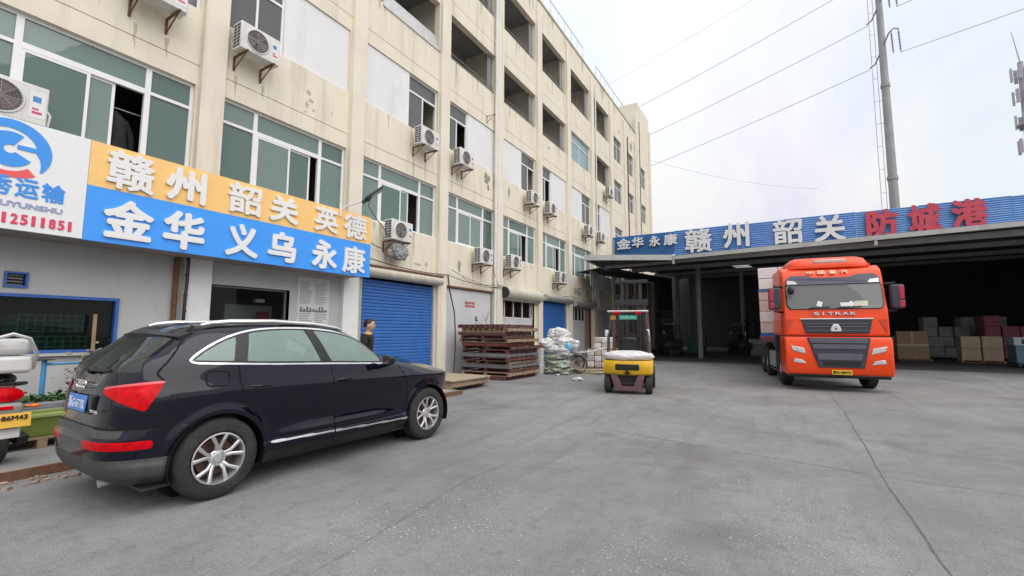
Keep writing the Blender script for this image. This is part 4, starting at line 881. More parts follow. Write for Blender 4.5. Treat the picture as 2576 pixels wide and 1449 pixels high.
TYRE = mat('tyre_rubber', (0.022, 0.021, 0.020), .8, var=.25, scale=12, bump=.1, bscale=60, dirt=(.10, .095, .085), damt=.3, dscale=5); RIM = mat('alloy_rim', (0.62, 0.62, 0.63), .28, .75, var=.06, scale=9); DISC = mat('brake_disc_rusty', (0.12, 0.06, 0.045), .6, .3, var=.3, scale=12)
car = thing('parked_car', 'black estate SUV with chrome window trim parked in the foreground', 'car', (-5.45, 2.37, 0), radians(-1.64))
Z = [.20, .26, .33, .40, .45, .60, .75, .90, .945, .965, .985, 1.00, 1.05, 1.15, 1.22, 1.30, 1.40, 1.50, 1.56, 1.60, 1.625, 1.645, 1.653]
Wd = [.80, .86, .905, .915, .900, .908, .922, .938, .9425, .9425, .938, .934, .920, .900, .880, .848, .805, .748, .705, .655, .59, .42, .12]
YR = [-.60, -.70, -.77, -.80, -.81, -.825, -.775, -.765, -.760, -.758, -.755, -.752, -.745, -.705, -.655, -.575, -.48, -.38, -.30, -.20, -.06, .20, .55]
YF = [3.32, 3.42, 3.52, 3.56, 3.58, 3.60, 3.64, 3.63, 3.61, 3.58, 3.54, 3.49, 3.28, 2.86, 2.32, 2.08, 1.90, 1.70, 1.54, 1.38, 1.18, .92, .68]
NR = [5, 5, 5.2, 5.2, 5.2, 5.2, 5.2, 5.0, 4.85, 4.75, 4.7, 4.6, 4.5, 4.4, 4.4, 4.5, 4.6, 4.6, 4.4, 4, 3.4, 2.6, 2]
NF = [4, 4, 4.2, 4.2, 4.2, 4.2, 4.2, 4.2, 4.2, 4.2, 4.2, 4.2, 4.3, 4.4, 4.4, 4.4, 4.4, 4.2, 4, 3.6, 3.2, 2.6, 2]
def pchip(x, y, q):
    x = np.asarray(x, float); y = np.asarray(y, float); h = np.diff(x); d = np.diff(y)/h; n = len(x); g = np.zeros(n)
    for i in range(1, n-1):
        if d[i-1]*d[i] > 0: w1, w2 = 2*h[i]+h[i-1], h[i]+2*h[i-1]; g[i] = (w1+w2)/(w1/d[i-1]+w2/d[i])
    g[0], g[-1] = d[0], d[-1]
    k = np.clip(np.searchsorted(x, q)-1, 0, n-2); t = (q-x[k])/h[k]
    return (2*t**3-3*t**2+1)*y[k]+(t**3-2*t**2+t)*h[k]*g[k]+(-2*t**3+3*t**2)*y[k+1]+(t**3-t**2)*h[k]*g[k+1]
tp = np.concatenate([[0], np.cumsum([sqrt((Z[i+1]-Z[i])**2+(.5*(YR[i+1]-YR[i]))**2+(.5*(YF[i+1]-YF[i]))**2+(Wd[i+1]-Wd[i])**2) for i in range(len(Z)-1)])])
NV, NU = 300, 520
tq = np.linspace(0, tp[-1], NV); rz_, rw, ryr, ryf, rnr, rnf = [pchip(tp, a, tq) for a in (Z, Wd, YR, YF, NR, NF)]
YM = 1.05
th = np.linspace(0, pi, 2400); V = np.zeros((NV, NU, 3))
for i in range(NV):
    c, s = np.cos(th), np.sin(th); fr = c >= 0
    n = np.where(fr, rnf[i], rnr[i]); a = np.where(fr, ryf[i]-YM, YM-ryr[i])
    y = YM+np.sign(c)*a*np.abs(c)**(2/n); x = rw[i]*np.abs(s)**(2/n)
    # denser sampling on the flank, where seams and windows are cut
    dl = np.sqrt(np.diff(x)**2+np.diff(y)**2); L_ = np.concatenate([[0], np.cumsum(dl)]); q = np.linspace(0, L_[-1], NU)
    xi, yi = np.interp(q, L_, x), np.interp(q, L_, y); V[i, :, 0] = xi; V[i, :, 1] = yi; V[i, :, 2] = rz_[i]
x, y, z = V[..., 0], V[..., 1], V[..., 2]
belt = np.exp(-((z-1.17)/.22)**2); z2 = z-.050*(y-1.0)*belt*np.clip((x-.2)/.4, 0, 1)
side = np.clip((x-.70)/.15, 0, 1)
for yw in (0.0, 2.81):                       # flared arches
    r = np.sqrt((y-yw)**2+(z-.368)**2); x = x+.020*side*np.exp(-((r-.43)/.05)**2)*(z < .9)
ridge = np.clip((y-.45)/.4, 0, 1)*np.clip((2.3-y)/.5, 0, 1)     # lower door crease
x = x+side*ridge*(.022*np.exp(-((z-.485)/.035)**2)-.012*np.exp(-((z-.60)/.06)**2))
V[..., 0], V[..., 2] = x, z2
full = np.concatenate([V, (V[:, ::-1, :]*np.array([-1, 1, 1]))[:, 1:-1, :]], axis=1); NC = full.shape[1]
P = full.reshape(-1, 3); I = np.arange(NV*NC).reshape(NV, NC); nx_ = np.roll(I, -1, axis=1)
Q = np.stack([I[:-1], nx_[:-1], nx_[1:], I[1:]], axis=-1).reshape(-1, 4)
ctr = P[Q].mean(axis=1); cx_, cy_, cz_ = ctr.T; ax = np.abs(cx_)
nrm = np.cross(P[Q[:, 2]]-P[Q[:, 0]], P[Q[:, 3]]-P[Q[:, 1]]); nrm /= np.linalg.norm(nrm, axis=1)[:, None]+1e-9
def inpoly(py, pz, poly):
    r = np.zeros(len(py), bool); n = len(poly)
    for k in range(n):
        (a, b), (c, d) = poly[k], poly[(k+1) % n]
        cond = ((b > pz) != (d > pz)); t = (c-a)*(pz-b)/((d-b) if d != b else 1e-9)+a
        r ^= cond & (py < t)
    return r
def near(py, pz, pts, w):
    r = np.zeros(len(py), bool)
    for (a, b), (c, d) in zip(pts[:-1], pts[1:]):
        l2 = (c-a)**2+(d-b)**2; t = np.clip(((py-a)*(c-a)+(pz-b)*(d-b))/l2, 0, 1); r |= np.hypot(py-a-t*(c-a), pz-b-t*(d-b)) < w
    return r
def curve(pts, n=6):
    out = []
    for i in range(len(pts)-1):
        p0, p1, p2, p3 = pts[max(0, i-1)], pts[i], pts[i+1], pts[min(len(pts)-1, i+2)]
        for k in range(n):
            t = k/n; out.append(tuple(.5*((2*p1[j])+(p2[j]-p0[j])*t+(2*p0[j]-5*p1[j]+4*p2[j]-p3[j])*t*t+(3*p1[j]-p0[j]-3*p2[j]+p3[j])*t**3) for j in (0, 1)))
    return out+[pts[-1]]
cls = np.full(len(Q), 'body', dtype='<U16')
sidef = (ax > .5) & (cy_ > -.55) & (cy_ < 2.6)
top = curve([(2.13, 1.135), (1.93, 1.285), (1.66, 1.435), (1.36, 1.525), (1.0, 1.568), (.6, 1.57), (.3, 1.54), (.08, 1.475), (-.1, 1.385), (-.235, 1.29), (-.24, 1.268)])
inner = [(2.13, 1.130), (1.15, 1.183), (.5, 1.213), (-.2, 1.256)][::-1]
Ipoly = top+inner
def grow(poly, d):
    cy0 = sum(p[0] for p in poly)/len(poly); n = len(poly); out = []
    for k in range(n):
        a, b = poly[k-1], poly[(k+1) % n]; dx, dz = b[0]-a[0], b[1]-a[1]; l = sqrt(dx*dx+dz*dz) or 1; out.append((poly[k][0]+dz/l*d, poly[k][1]-dx/l*d))
    return out
def area(p): return abs(sum(p[k-1][0]*p[k][1]-p[k][0]*p[k-1][1] for k in range(len(p))))
O1 = max((grow(Ipoly, .016), grow(Ipoly, -.016)), key=area); I1 = min((grow(Ipoly, .018), grow(Ipoly, -.018)), key=area)
inI = sidef & inpoly(cy_, cz_, Ipoly); inO = sidef & inpoly(cy_, cz_, O1) & ~inI & (cy_ > -.275)
front_x = np.clip((cy_-1.02)/.01, 0, 1)
bp = lambda z: (1.185-(z-1.19)*.42, 1.045-(z-1.19)*.36)        # front and rear edge of the B pillar
cp = lambda z: (.21+(z-1.2)*.27, .085+(z-1.2)*.27)
fb, rb_ = bp(cz_); fc, rc = cp(cz_)
inset = inpoly(cy_, cz_, I1)
cls[inI] = 'pillar_trim'
cls[inI & inset & (cy_ > fb)] = 'front_window'; cls[inI & inset & (cy_ < rb_) & (cy_ > fc)] = 'rear_window'; cls[inI & inset & (cy_ < rc)] = 'quarter_window'
cls[inI & (cy_ > 1.93) & (cz_ > 1.0)] = 'pillar_trim'
cls[inO] = 'window_trim'
flank = sidef & ~inI & ~inO
d_rear = curve([(.135, 1.23), (.15, 1.05), (.19, .87), (.31, .72), (.41, .52), (.44, .34)]); d_mid = [(1.15, 1.19), (1.19, .95), (1.25, .33)]; d_front = curve([(2.22, 1.11), (2.30, .98), (2.385, .7), (2.41, .36)])
def xat(pts, z): zs = [p[1] for p in pts][::-1]; ys = [p[0] for p in pts][::-1]; return np.interp(z, zs, ys)
bot = .335
isdoor = flank & (cz_ > bot) & (cy_ > xat(d_rear, cz_)) & (cy_ < xat(d_front, cz_)) & (cz_ < 1.3)
cls[isdoor & (cy_ > xat(d_mid, cz_))] = 'front_door'; cls[isdoor & (cy_ <= xat(d_mid, cz_))] = 'rear_door'
hatch = curve([(-.12, 1.60), (-.23, 1.50), (-.36, 1.33), (-.475, 1.19), (-.475, 1.15), (-.44, 1.11)])
tail = (cy_ < -.05) & (cz_ > .72) & ((cz_ < 1.62) & (cy_ < xat(hatch, cz_)) & (cz_ > 1.11) | ((ax < .80) & (cy_ < -.6) & (cz_ <= 1.11)))
cls[tail & (cls == 'body')] = 'tailgate'
cls[(cy_ < -.1) & (cz_ <= .72) & (cls == 'body')] = 'rear_bumper'
cls[(cz_ > .655) & (cz_ <= .72) & (cy_ < -.66) & (ax < .72)] = 'bumper_ledge'; cls[(cz_ < .47) & (cy_ < -.15)] = 'bumper_skirt'; cls[(cz_ < .42) & (cy_ > 3.0)] = 'front_skirt'
cls[(cz_ < bot-.01) & (cy_ > -.15) & (cy_ < 3.0)] = 'side_skirt'
cls[(cz_ > .90) & (cy_ > 2.35) & (ax < .74) & (nrm[:, 2]*np.sign(nrm[:, 2]+1e-9) > .5)] = 'bonnet'
sp_ = np.clip((ax-.43)/.42, 0, 1); sf = np.clip((cy_+.70)/.25, 0, 1)
lampz = (cz_ < 1.060+.055*sp_+.0*sf) & (cz_ > 1.01-.13*sp_-.06*sf) & (ax > .43) & (cy_ < -.43-.52*(1.115-cz_))
cls[lampz] = 'tail_lamp'; cls[lampz & (cz_ > 1.040+.055*sp_)] = 'lamp_edge'
cls[(cy_ < -.3) & (cz_ > 1.185) & (cz_ < 1.475) & (ax < .70-.42*(cz_-1.185)) & (nrm[:, 1] != 5)] = 'rear_screen'
cls[(cy_ > 1.2) & (cy_ < 2.30) & (cz_ > 1.16) & (cz_ < 1.585) & (ax < .80-.45*(cz_-1.16)) & (cls == 'body')] = 'windscreen'
cls[(cy_ < -.5) & (cz_ > .555) & (cz_ < .625) & (ax > .30) & (ax < .90)] = 'reflector'
sl = .42-(cy_-.47)*.027; cls[flank & (np.abs(cz_-sl) < .011) & (cy_ > .47) & (cy_ < 2.42)] = 'sill_strip'
seam = flank & ((near(cy_, cz_, d_rear, .0075) | near(cy_, cz_, d_mid, .0075) | near(cy_, cz_, d_front, .0075) | (np.abs(cz_-bot) < .006) & (cy_ > .42) & (cy_ < 2.42)))
seam |= (ax > .45) & near(cy_, cz_, hatch, .0075) & (cy_ > -.6) | (ax > .5) & near(cy_, cz_, [(-.57, .83), (-.38, .80)], .007)
ff = [(-.145, 1.145), (-.11, 1.165), (.02, 1.16), (.048, 1.14), (.045, 1.05), (.02, 1.03), (-.10, 1.03), (-.14, 1.06), (-.145, 1.145)]; seam |= (cx_ > .5) & near(cy_, cz_, curve(ff, 4), .0065) & flank
seam |= (cls != 'tail_lamp') & (np.abs(cz_-.72) < .006) & (cy_ < -.35)
cls[seam & ~np.isin(cls, ['tail_lamp', 'window_trim', 'front_window', 'rear_window', 'quarter_window'])] = 'panel_gap'
keep = np.ones(len(Q), bool)
for yw in (0.0, 2.81): keep &= ~((ax > .52) & ((cy_-yw)**2+(cz_-.368)**2 < .408**2))
# smooth the cut lines: every edge between two classes is relaxed along its own line
code = {n: k for k, n in enumerate(sorted(set(cls)))}; cc = np.array([code[c] for c in cls]); cc[~keep] = -1
E = np.concatenate([Q[:, [0, 1]], Q[:, [1, 2]], Q[:, [2, 3]], Q[:, [3, 0]]]); E.sort(axis=1); fid = np.tile(cc, 4)
key = E[:, 0].astype(np.int64)*len(P)+E[:, 1]; od = np.argsort(key, kind='stable'); ks = key[od]; cs = fid[od]; same = np.where(ks[1:] == ks[:-1])[0]
bd_ = same[cs[same] != cs[same+1]]; be = np.stack([ks[bd_]//len(P), ks[bd_] % len(P)], axis=1)
deg = np.bincount(be.ravel(), minlength=len(P))
for _ in range(10):
    acc = np.zeros_like(P); np.add.at(acc, be[:, 0], P[be[:, 1]]); np.add.at(acc, be[:, 1], P[be[:, 0]])
    mv = deg == 2; P[mv] = .5*P[mv]+.25*acc[mv]
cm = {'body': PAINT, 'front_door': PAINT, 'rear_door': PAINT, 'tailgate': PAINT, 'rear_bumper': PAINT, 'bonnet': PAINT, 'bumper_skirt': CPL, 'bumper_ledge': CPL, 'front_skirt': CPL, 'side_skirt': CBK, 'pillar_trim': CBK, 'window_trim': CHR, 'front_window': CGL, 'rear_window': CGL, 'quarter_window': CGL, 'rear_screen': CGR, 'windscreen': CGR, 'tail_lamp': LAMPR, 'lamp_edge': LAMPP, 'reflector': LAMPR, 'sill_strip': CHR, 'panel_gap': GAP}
single = {'body', 'tailgate', 'rear_bumper', 'bonnet', 'bumper_ledge', 'bumper_skirt', 'front_skirt', 'rear_screen', 'windscreen', 'panel_gap'}
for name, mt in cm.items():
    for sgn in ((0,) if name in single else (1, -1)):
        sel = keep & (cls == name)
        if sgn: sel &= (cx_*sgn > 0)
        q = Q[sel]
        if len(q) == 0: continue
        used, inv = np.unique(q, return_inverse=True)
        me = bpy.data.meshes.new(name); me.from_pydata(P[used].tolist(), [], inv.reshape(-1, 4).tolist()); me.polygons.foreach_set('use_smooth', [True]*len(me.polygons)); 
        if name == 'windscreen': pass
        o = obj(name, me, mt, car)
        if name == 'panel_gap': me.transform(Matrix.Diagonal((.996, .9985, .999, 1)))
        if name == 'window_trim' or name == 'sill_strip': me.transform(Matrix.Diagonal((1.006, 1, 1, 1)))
m = MB(); m.box(-.80, .80, -.55, 3.3, .20, .22); m.build('underbody', DARKM, car)
for yw in (0.0, 2.81):
    for s in (-1, 1):
        m = MB(); n = 28; vs = []
        for k in range(n+1):
            a = -.35+(pi+.7)*k/n
            for xx in (.93, .50): vs.append((s*xx, yw+.410*cos(a), .368+.410*sin(a)))
        m.add(vs, [(2*k, 2*k+1, 2*k+3, 2*k+2) for k in range(n)]); m.add([(s*.5, yw, .368)]+[(s*.5, yw+.42*cos(2*pi*k/24), .368+.42*sin(2*pi*k/24)) for k in range(24)], [(0, 1+k, 1+(k+1) % 24) for k in range(24)]); m.build('wheel_housing', CBK, car)
# cabin
m = MB(); m.box(-.72, .72, -.45, 2.3, .55, .60); m.box(-.78, .78, 1.9, 2.3, .6, 1.10); m.build('cabin_floor', CBK, car)
for x_, y_ in ((-.36, 1.05), (.36, 1.05), (-.36, .15), (.36, .15)):
    m = MB(); m.box(x_-.26, x_+.26, y_-.05, y_+.5, .6, .85); m.T = Matrix.Translation((x_, y_-.05, .8)) @ Matrix.Rotation(radians(14), 4, 'X'); m.box(-.25, .25, -.14, .02, 0, .55); m.box(-.14, .14, -.12, -.02, .56, .75); m.T = None; m.build('seat', mat('seat_leather', (.10, .09, .08), .6, var=.1), car, bevel=.05)
m = MB(); m.lathe([(-.012, .165), (.012, .165), (.012, .19), (-.012, .19)], (-.36, 1.72, 1.08), 'y', 24, True); m.build('steering_wheel', CBK, car, smooth=True)
# wheels
def car_wheel():
    e = bpy.data.objects.new('wheel', None)
    R, w = .368, .235
    t = MB(); t.lathe([(-w/2+.03, .225), (-w/2, .25), (-w/2, .31), (-w/2+.012, .345), (-w/2+.035, .363), (-.05, R), (-.048, R-.008), (-.04, R-.008), (-.038, R), (.038, R), (.04, R-.008), (.048, R-.008), (.05, R), (w/2-.035, .363), (w/2-.012, .345), (w/2, .31), (w/2, .25), (w/2-.03, .225)], (0, 0, 0), 'x', 56)
    rm = MB(); rm.lathe([(w/2-.035, .226), (w/2-.004, .232), (w/2-.002, .218), (w/2-.03, .208), (-w/2+.03, .20), (-w/2+.02, .226)], (0, 0, 0), 'x', 56)
    for k in range(5):
        for sd in (-1, 1):
            a0 = 2*pi*k/5+pi/2+sd*.13; a1 = 2*pi*k/5+pi/2+sd*.30
            p = [(w/2-.05, .05, a0, .019), (w/2-.020, .12, a0+sd*.03, .0145), (w/2-.012, .218, a1, .018)]
            vs = []
            for h, r, a, hw in p:
                cu, su = cos(a), sin(a)
                for dx, dw in ((0, -hw), (0.006, -hw*.5), (0.006, hw*.5), (0, hw), (-.035, hw*.8), (-.035, -hw*.8)): vs.append((h+dx, r*cu-dw*su, r*su+dw*cu))
            rm.add(vs, [(6*i+j, 6*i+(j+1) % 6, 6*i+6+(j+1) % 6, 6*i+6+j) for i in range(2) for j in range(6)]+[(0, 1, 2, 3, 4, 5), (12, 13, 14, 15, 16, 17)])
    rm.lathe([(w/2-.07, .075), (w/2-.045, .075), (w/2-.035, .06), (w/2-.035, .001)], (0, 0, 0), 'x', 24)
    hb = MB(); hb.lathe([(w/2-.034, .036), (w/2-.026, .034), (w/2-.026, .001)], (0, 0, 0), 'x', 20)
    for k in range(5): a = 2*pi*k/5+pi/2+pi/5; hb.tube((w/2-.05, .058*cos(a), .058*sin(a)), (w/2-.033, .058*cos(a), .058*sin(a)), .009, n=6)
    ds = MB(); ds.lathe([(-.01, .05), (-.01, .165), (.01, .165), (.01, .05)], (0, 0, 0), 'x', 32); ds.lathe([(-.06, .20), (-.06, .001)], (0, 0, 0), 'x', 32)
    return t.mesh('tyre', True, 35), rm.mesh('rim', True, 35), hb.mesh('hub', True), ds.mesh('disc', True)
wt, wr, wh, wd = car_wheel()
for x_, y_ in ((.80, 0), (.80, 2.81), (-.80, 0), (-.80, 2.81)):
    o = obj('wheel', wt, TYRE, car); o.location = (x_, y_, .368); o.rotation_euler = (radians(17 if y_ else 0), 0, 0 if x_ > 0 else pi)
    obj('rim', wr, RIM, o); obj('hub', wh, GALV, o); obj('brake_disc', wd, DISC, o)
# handles, mirrors, rails, spoiler, plate, badge, wiper, exhaust
for s in (1, -1):
    for y_, z_ in ((.346, 1.005), (1.327, .985)):
        m = MB(); m.lathe([(-.004, .001), (-.002, .045), (.004, .052), (.004, .001)], (s*.918, y_-.01, z_), 'x', 18); m.build('handle_cup', CBK, car, smooth=True)
        m = MB(); m.path([(s*.925, y_-.11, z_+.002), (s*.957, y_-.06, z_), (s*.957, y_+.07, z_-.003), (s*.925, y_+.115, z_-.006)], [.008, .013, .013, .008], 8); m.build('door_handle', PAINT, car, smooth=True)
    m = MB(); vs = [(s*.60, -.10, 1.60), (s*.605, -.02, 1.622), (s*.615, .15, 1.640), (s*.625, .6, 1.650), (s*.63, 1.1, 1.628), (s*.635, 1.40, 1.585), (s*.635, 1.48, 1.562)]; m.path(vs, [.014, .022, .024, .024, .024, .022, .012], 8); m.build('roof_rail', CHR, car, smooth=True)
    m = MB(); m.T = Matrix.Translation((s*1.03, 1.93, 1.17)) @ Matrix.Rotation(-s*.25, 4, 'Z'); m.add([(-.11, -.05, -.075), (.10, -.05, -.06), (.11, -.05, .055), (-.09, -.05, .08), (-.08, .07, -.05), (.06, .06, -.04), (.06, .06, .035), (-.06, .07, .05)], [(0, 1, 2, 3), (4, 5, 6, 7), (0, 1, 5, 4), (1, 2, 6, 5), (2, 3, 7, 6), (3, 0, 4, 7)]); m.build('mirror', CBK, car, bevel=.025, seg=3); m = MB(); m.tube((s*.86, 1.95, 1.10), (s*1.0, 1.93, 1.12), .03, .03); m.build('mirror_foot', CBK, car)
m = MB(); ys = []
n = 18; vs = []
for k in range(n+1):
    u = -1+2*k/n; xx = .64*u; yb = -.40+.10*abs(u)**3; zt = 1.535-.035*u*u
    vs += [(xx, yb, zt-.012), (xx, yb+.015, zt-.040), (xx, yb+.16, zt+.015), (xx, yb+.10, zt+.030)]
m.add(vs, [(4*k+i, 4*k+4+i, 4*k+4+(i+1) % 4, 4*k+(i+1) % 4) for k in range(n) for i in range(4)]+[(0, 1, 2, 3), (4*n, 4*n+1, 4*n+2, 4*n+3)]); m.build('roof_spoiler', CBK, car, smooth=True)
PLB = mat('blue_plate', (.06, .22, .62), .4, var=.1, scale=20); PLW = mat('plate_white', (.62, .68, .78), .4, var=.1)
m = MB(); m.T = Matrix.Translation((0, -.793, .905)) @ Matrix.Rotation(radians(-6), 4, 'X'); m.box(-.22, .22, -.006, .006, -.07, .07); pl = m.build('number_plate', PLB, car, bevel=.004)
fit_text('plate_text', '浙G·677R', (-.20, -.805, .855), (1, 0, 0), (0, .1, 1), .40, .095, PLW, pl, .002, .01)
m = MB(); m.box(-.30, .30, -.790, -.74, .82, .845); m.box(-.34, -.24, -.787, -.74, .845, .985); m.box(.24, .34, -.787, -.74, .845, .985); m.build('plate_recess', CBK, car, bevel=.01)
bd = MB()
for k in range(4): bd.lathe([(-.004, .030), (.004, .030), (.004, .038), (-.004, .038)], (-.087+.058*k, -.778, 1.065), 'y', 22, True)
bd.build('badge', CHR, car, smooth=True)
fit_text('model_badge', '2.0TFSI', (.34, -.790, .845), (1, 0, 0), (0, 0, 1), .16, .025, CHR, car, .004, .006)
m = MB(); m.path([(-.05, -.715, 1.185), (.25, -.715, 1.19), (.42, -.70, 1.20)], .012, 6); m.ball((-.05, -.70, 1.18), .035); m.build('rear_wiper', CBK, car, smooth=True)
m = MB(); m.tube((.42, -.55, .27), (.42, -.72, .245), .034, n=14); m.build('exhaust_pipe', GALV, car, smooth=True)
# ================================================================ red lorry with loaded trailer
TRED = mat('lorry_red', (0.86, 0.070, 0.010), .32, var=.05, scale=2, coat=.3, spec=.3, dirt=(.52, .10, .05), damt=.12, dscale=3); TDK = mat('lorry_dark_plastic', (0.035, 0.036, 0.05), .5, var=.15, scale=6); TVIS = mat('lorry_visor', (.10, .095, .125), .35, var=.1)
TGL = glass('lorry_windscreen', (0.20, 0.205, 0.205), .8, .70); TCH = mat('lorry_bright', (.72, .72, .72), .25, .6, var=.05); TLMP = mat('head_lamp', (.62, .62, .62), .15, .3, var=.25, scale=18, coat=1.0); YPL = mat('yellow_plate', (.82, .52, .05), .4, var=.05)  # windscreen grey stands in for the sky reflected in it
lorry = thing('lorry', 'red articulated lorry cab facing the yard under the shed sign', 'lorry', (1.27, 14.78, 0), radians(7.5)); lorry.scale = (.965, 1, 1)
def LT_(m, taper=.012):
    m.v = [(x*(1-taper*max(0, z-1.46)), y, z) for x, y, z in m.v]; return m
m = MB(); m.prism([(.03, 1.46), (.02, 2.17), (.06, 2.3), (.20, 2.86), (.255, 3.10), (.33, 3.27), (.50, 3.37), (.9, 3.41), (2.2, 3.43), (2.2, 1.46)], 'x', -1.22, 1.22); LT_(m).build('cab', TRED, lorry, bevel=.06, seg=4)
m = MB(); m.prism([(.02, .42), (-.06, .60), (-.07, 1.30), (-.02, 1.44), (.85, 1.44), (.85, .62), (.7, .42)], 'x', -1.235, 1.235); m.build('bumper', TRED, lorry, bevel=.045, seg=3)
m = MB(); m.prism([(.0, .36), (-.02, .44), (.6, .44), (.6, .36)], 'x', -1.16, 1.16); m.build('bumper_lip', CBK, lorry, bevel=.015)
m = MB(); m.box(-1.19, 1.19, .05, 2.0, 1.43, 1.47); m.build('cab_gap', CBK, lorry)
# roof deflector
m = MB(); vs = []; n = 16
for k in range(n+1):
    u = -1+2*k/n; e = (1-abs(u)**14)
    for y, z in ((.34, 3.34), (.33, 3.43), (.45, 3.43+.19*e), (.75, 3.43+.25*e), (1.9, 3.43+.28*e), (1.9, 3.35)): vs.append((u*.99, y+.10*abs(u)**4, z))
m.add(vs, [(6*k+i, 6*k+6+i, 6*k+6+(i+1) % 6, 6*k+(i+1) % 6) for k in range(n) for i in range(6)]+[tuple(range(6)), tuple(range(6*n, 6*n+6))]); m.build('roof_deflector', TRED, lorry, smooth=True, ang=55)
m = MB(); m.box(-.36, .42, .345, .5, 3.47, 3.58); m.build('roof_hatch', mat('lorry_hatch', (.66, .45, .42), .35, var=.1), lorry, bevel=.03)
def front(poly, y, d, name, mt, **k):
    m = MB(); m.prism(poly, 'y', y-d, y); return m.build(name, mt, lorry, **k)
def slope(z): return .02 if z < 2.17 else .06+(z-2.3)*.25
def sloped(poly, off, name, mt, th=.012, bev=0):
    m = MB(); n = len(poly); f = lambda x, z: x*(1-.012*max(0, z-1.46))
    fr_ = [(f(x, z), slope(z)-off-.02*(1-(x/1.1)**2), z) for x, z in poly]; bk = [(x, y+th, z) for x, y, z in fr_]
    m.add(fr_+bk, [tuple(range(n)), tuple(range(n, 2*n))[::-1]]+[(k, (k+1) % n, n+(k+1) % n, n+k) for k in range(n)]); return m.build(name, mt, lorry, bevel=bev)
WSP = [(-1.12, 2.30), (-1.05, 2.195), (1.05, 2.195), (1.12, 2.30), (1.13, 2.80), (1.10, 2.855), (-1.10, 2.855), (-1.13, 2.80)]
sloped([(x*1.03, 2.525+(z-2.525)*1.07) for x, z in WSP], .012, 'windscreen_seal', CBK, .02)
sloped(WSP, .016, 'cab_interior', mat('cab_interior_grey', (.06, .06, .06), .8, var=.3, scale=3), .003)
sloped([(-1.05, 2.20), (1.05, 2.20), (1.10, 2.33), (-1.10, 2.33)], .020, 'dashboard', mat('dashboard_grey', (.17, .17, .16), .8, var=.3, scale=6), .003)
sloped(WSP, .040, 'windscreen', TGL, .004)
rr = random.Random(6)
for x, w_, mt in ((-.35, .12, STK), (.25, .2, STK), (.42, .12, STK), (.62, .3, mat('cream_paper', (.62, .58, .45), .7, var=.1)), (.9, .12, STK)):
    m = MB(); m.T = Matrix.Translation((x, .030-.02*(1-(x/1.1)**2), 2.285)) @ Matrix.Rotation(-.24, 4, 'X') @ Matrix.Rotation(rr.uniform(-.6, .6), 4, 'Y'); m.box(-w_/2, w_/2, -.002, .004, -.03, rr.uniform(.05, .13)); m.T = None; m.build('dashboard_paper', mt, lorry)
# sun visor with raised centre edge and clear corners
sloped([(-1.13, 2.87), (1.13, 2.87), (1.13, 3.02), (1.0, 3.13), (.62, 3.12), (.40, 3.05), (-.40, 3.05), (-.62, 3.12), (-1.0, 3.13), (-1.13, 3.02)], .07, 'sun_visor', TVIS, .03)
for s in (-1, 1): sloped([(s*1.10, 2.885), (s*.83, 2.885), (s*.90, 2.97), (s*1.10, 3.0)], .075, 'marker_lamp', TLMP, .006)
sloped([(-1.06, 2.83), (1.06, 2.83), (1.06, 2.87), (-1.06, 2.87)], .03, 'visor_gap', CBK, .02)
# upper grille, letters, emblem
front([(-.80, 1.90), (.84, 1.90), (.76, 1.53), (-.70, 1.53)], .03, .035, 'upper_grille', TDK, bevel=.012)
for z in (1.62, 1.72, 1.80): front([(-.70, z), (.74, z), (.73, z-.025), (-.69, z-.025)], -.006, .012, 'grille_slat', mat('grille_slat_grey', (.10, .10, .13), .4, var=.1), bevel=.004)
front([(-.86, 1.935), (.88, 1.935), (.84, 1.905), (-.82, 1.905)], .02, .035, 'grille_trim', TCH, bevel=.006)
front([(-.12, 1.58), (.12, 1.58), (.13, 1.64), (.06, 1.78), (-.06, 1.78), (-.13, 1.64)], -.008, .03, 'emblem', TCH, bevel=.012)
front([(-.035, 1.635), (.035, 1.635), (0, 1.70)], -.038, .004, 'emblem_mark', TDK)
for i, ch in enumerate('SITRAK'): fit_text('letter', ch, (-.50+i*.17+(.045 if ch == 'I' else 0), .018, 2.02), (1, 0, 0), (0, 0, 1), .135 if ch != 'I' else .035, .085, TCH, lorry, .03, .05 if ch != 'I' else 0)
for i, ch in enumerate('中国重汽'): fit_text('letter', ch, (-.56+i*.27, .235, 3.15), (1, 0, 0), (0, .40, .92), .17, .11, mat('cream_letter', (.85, .62, .45), .4, var=.05), lorry, .02, .03)
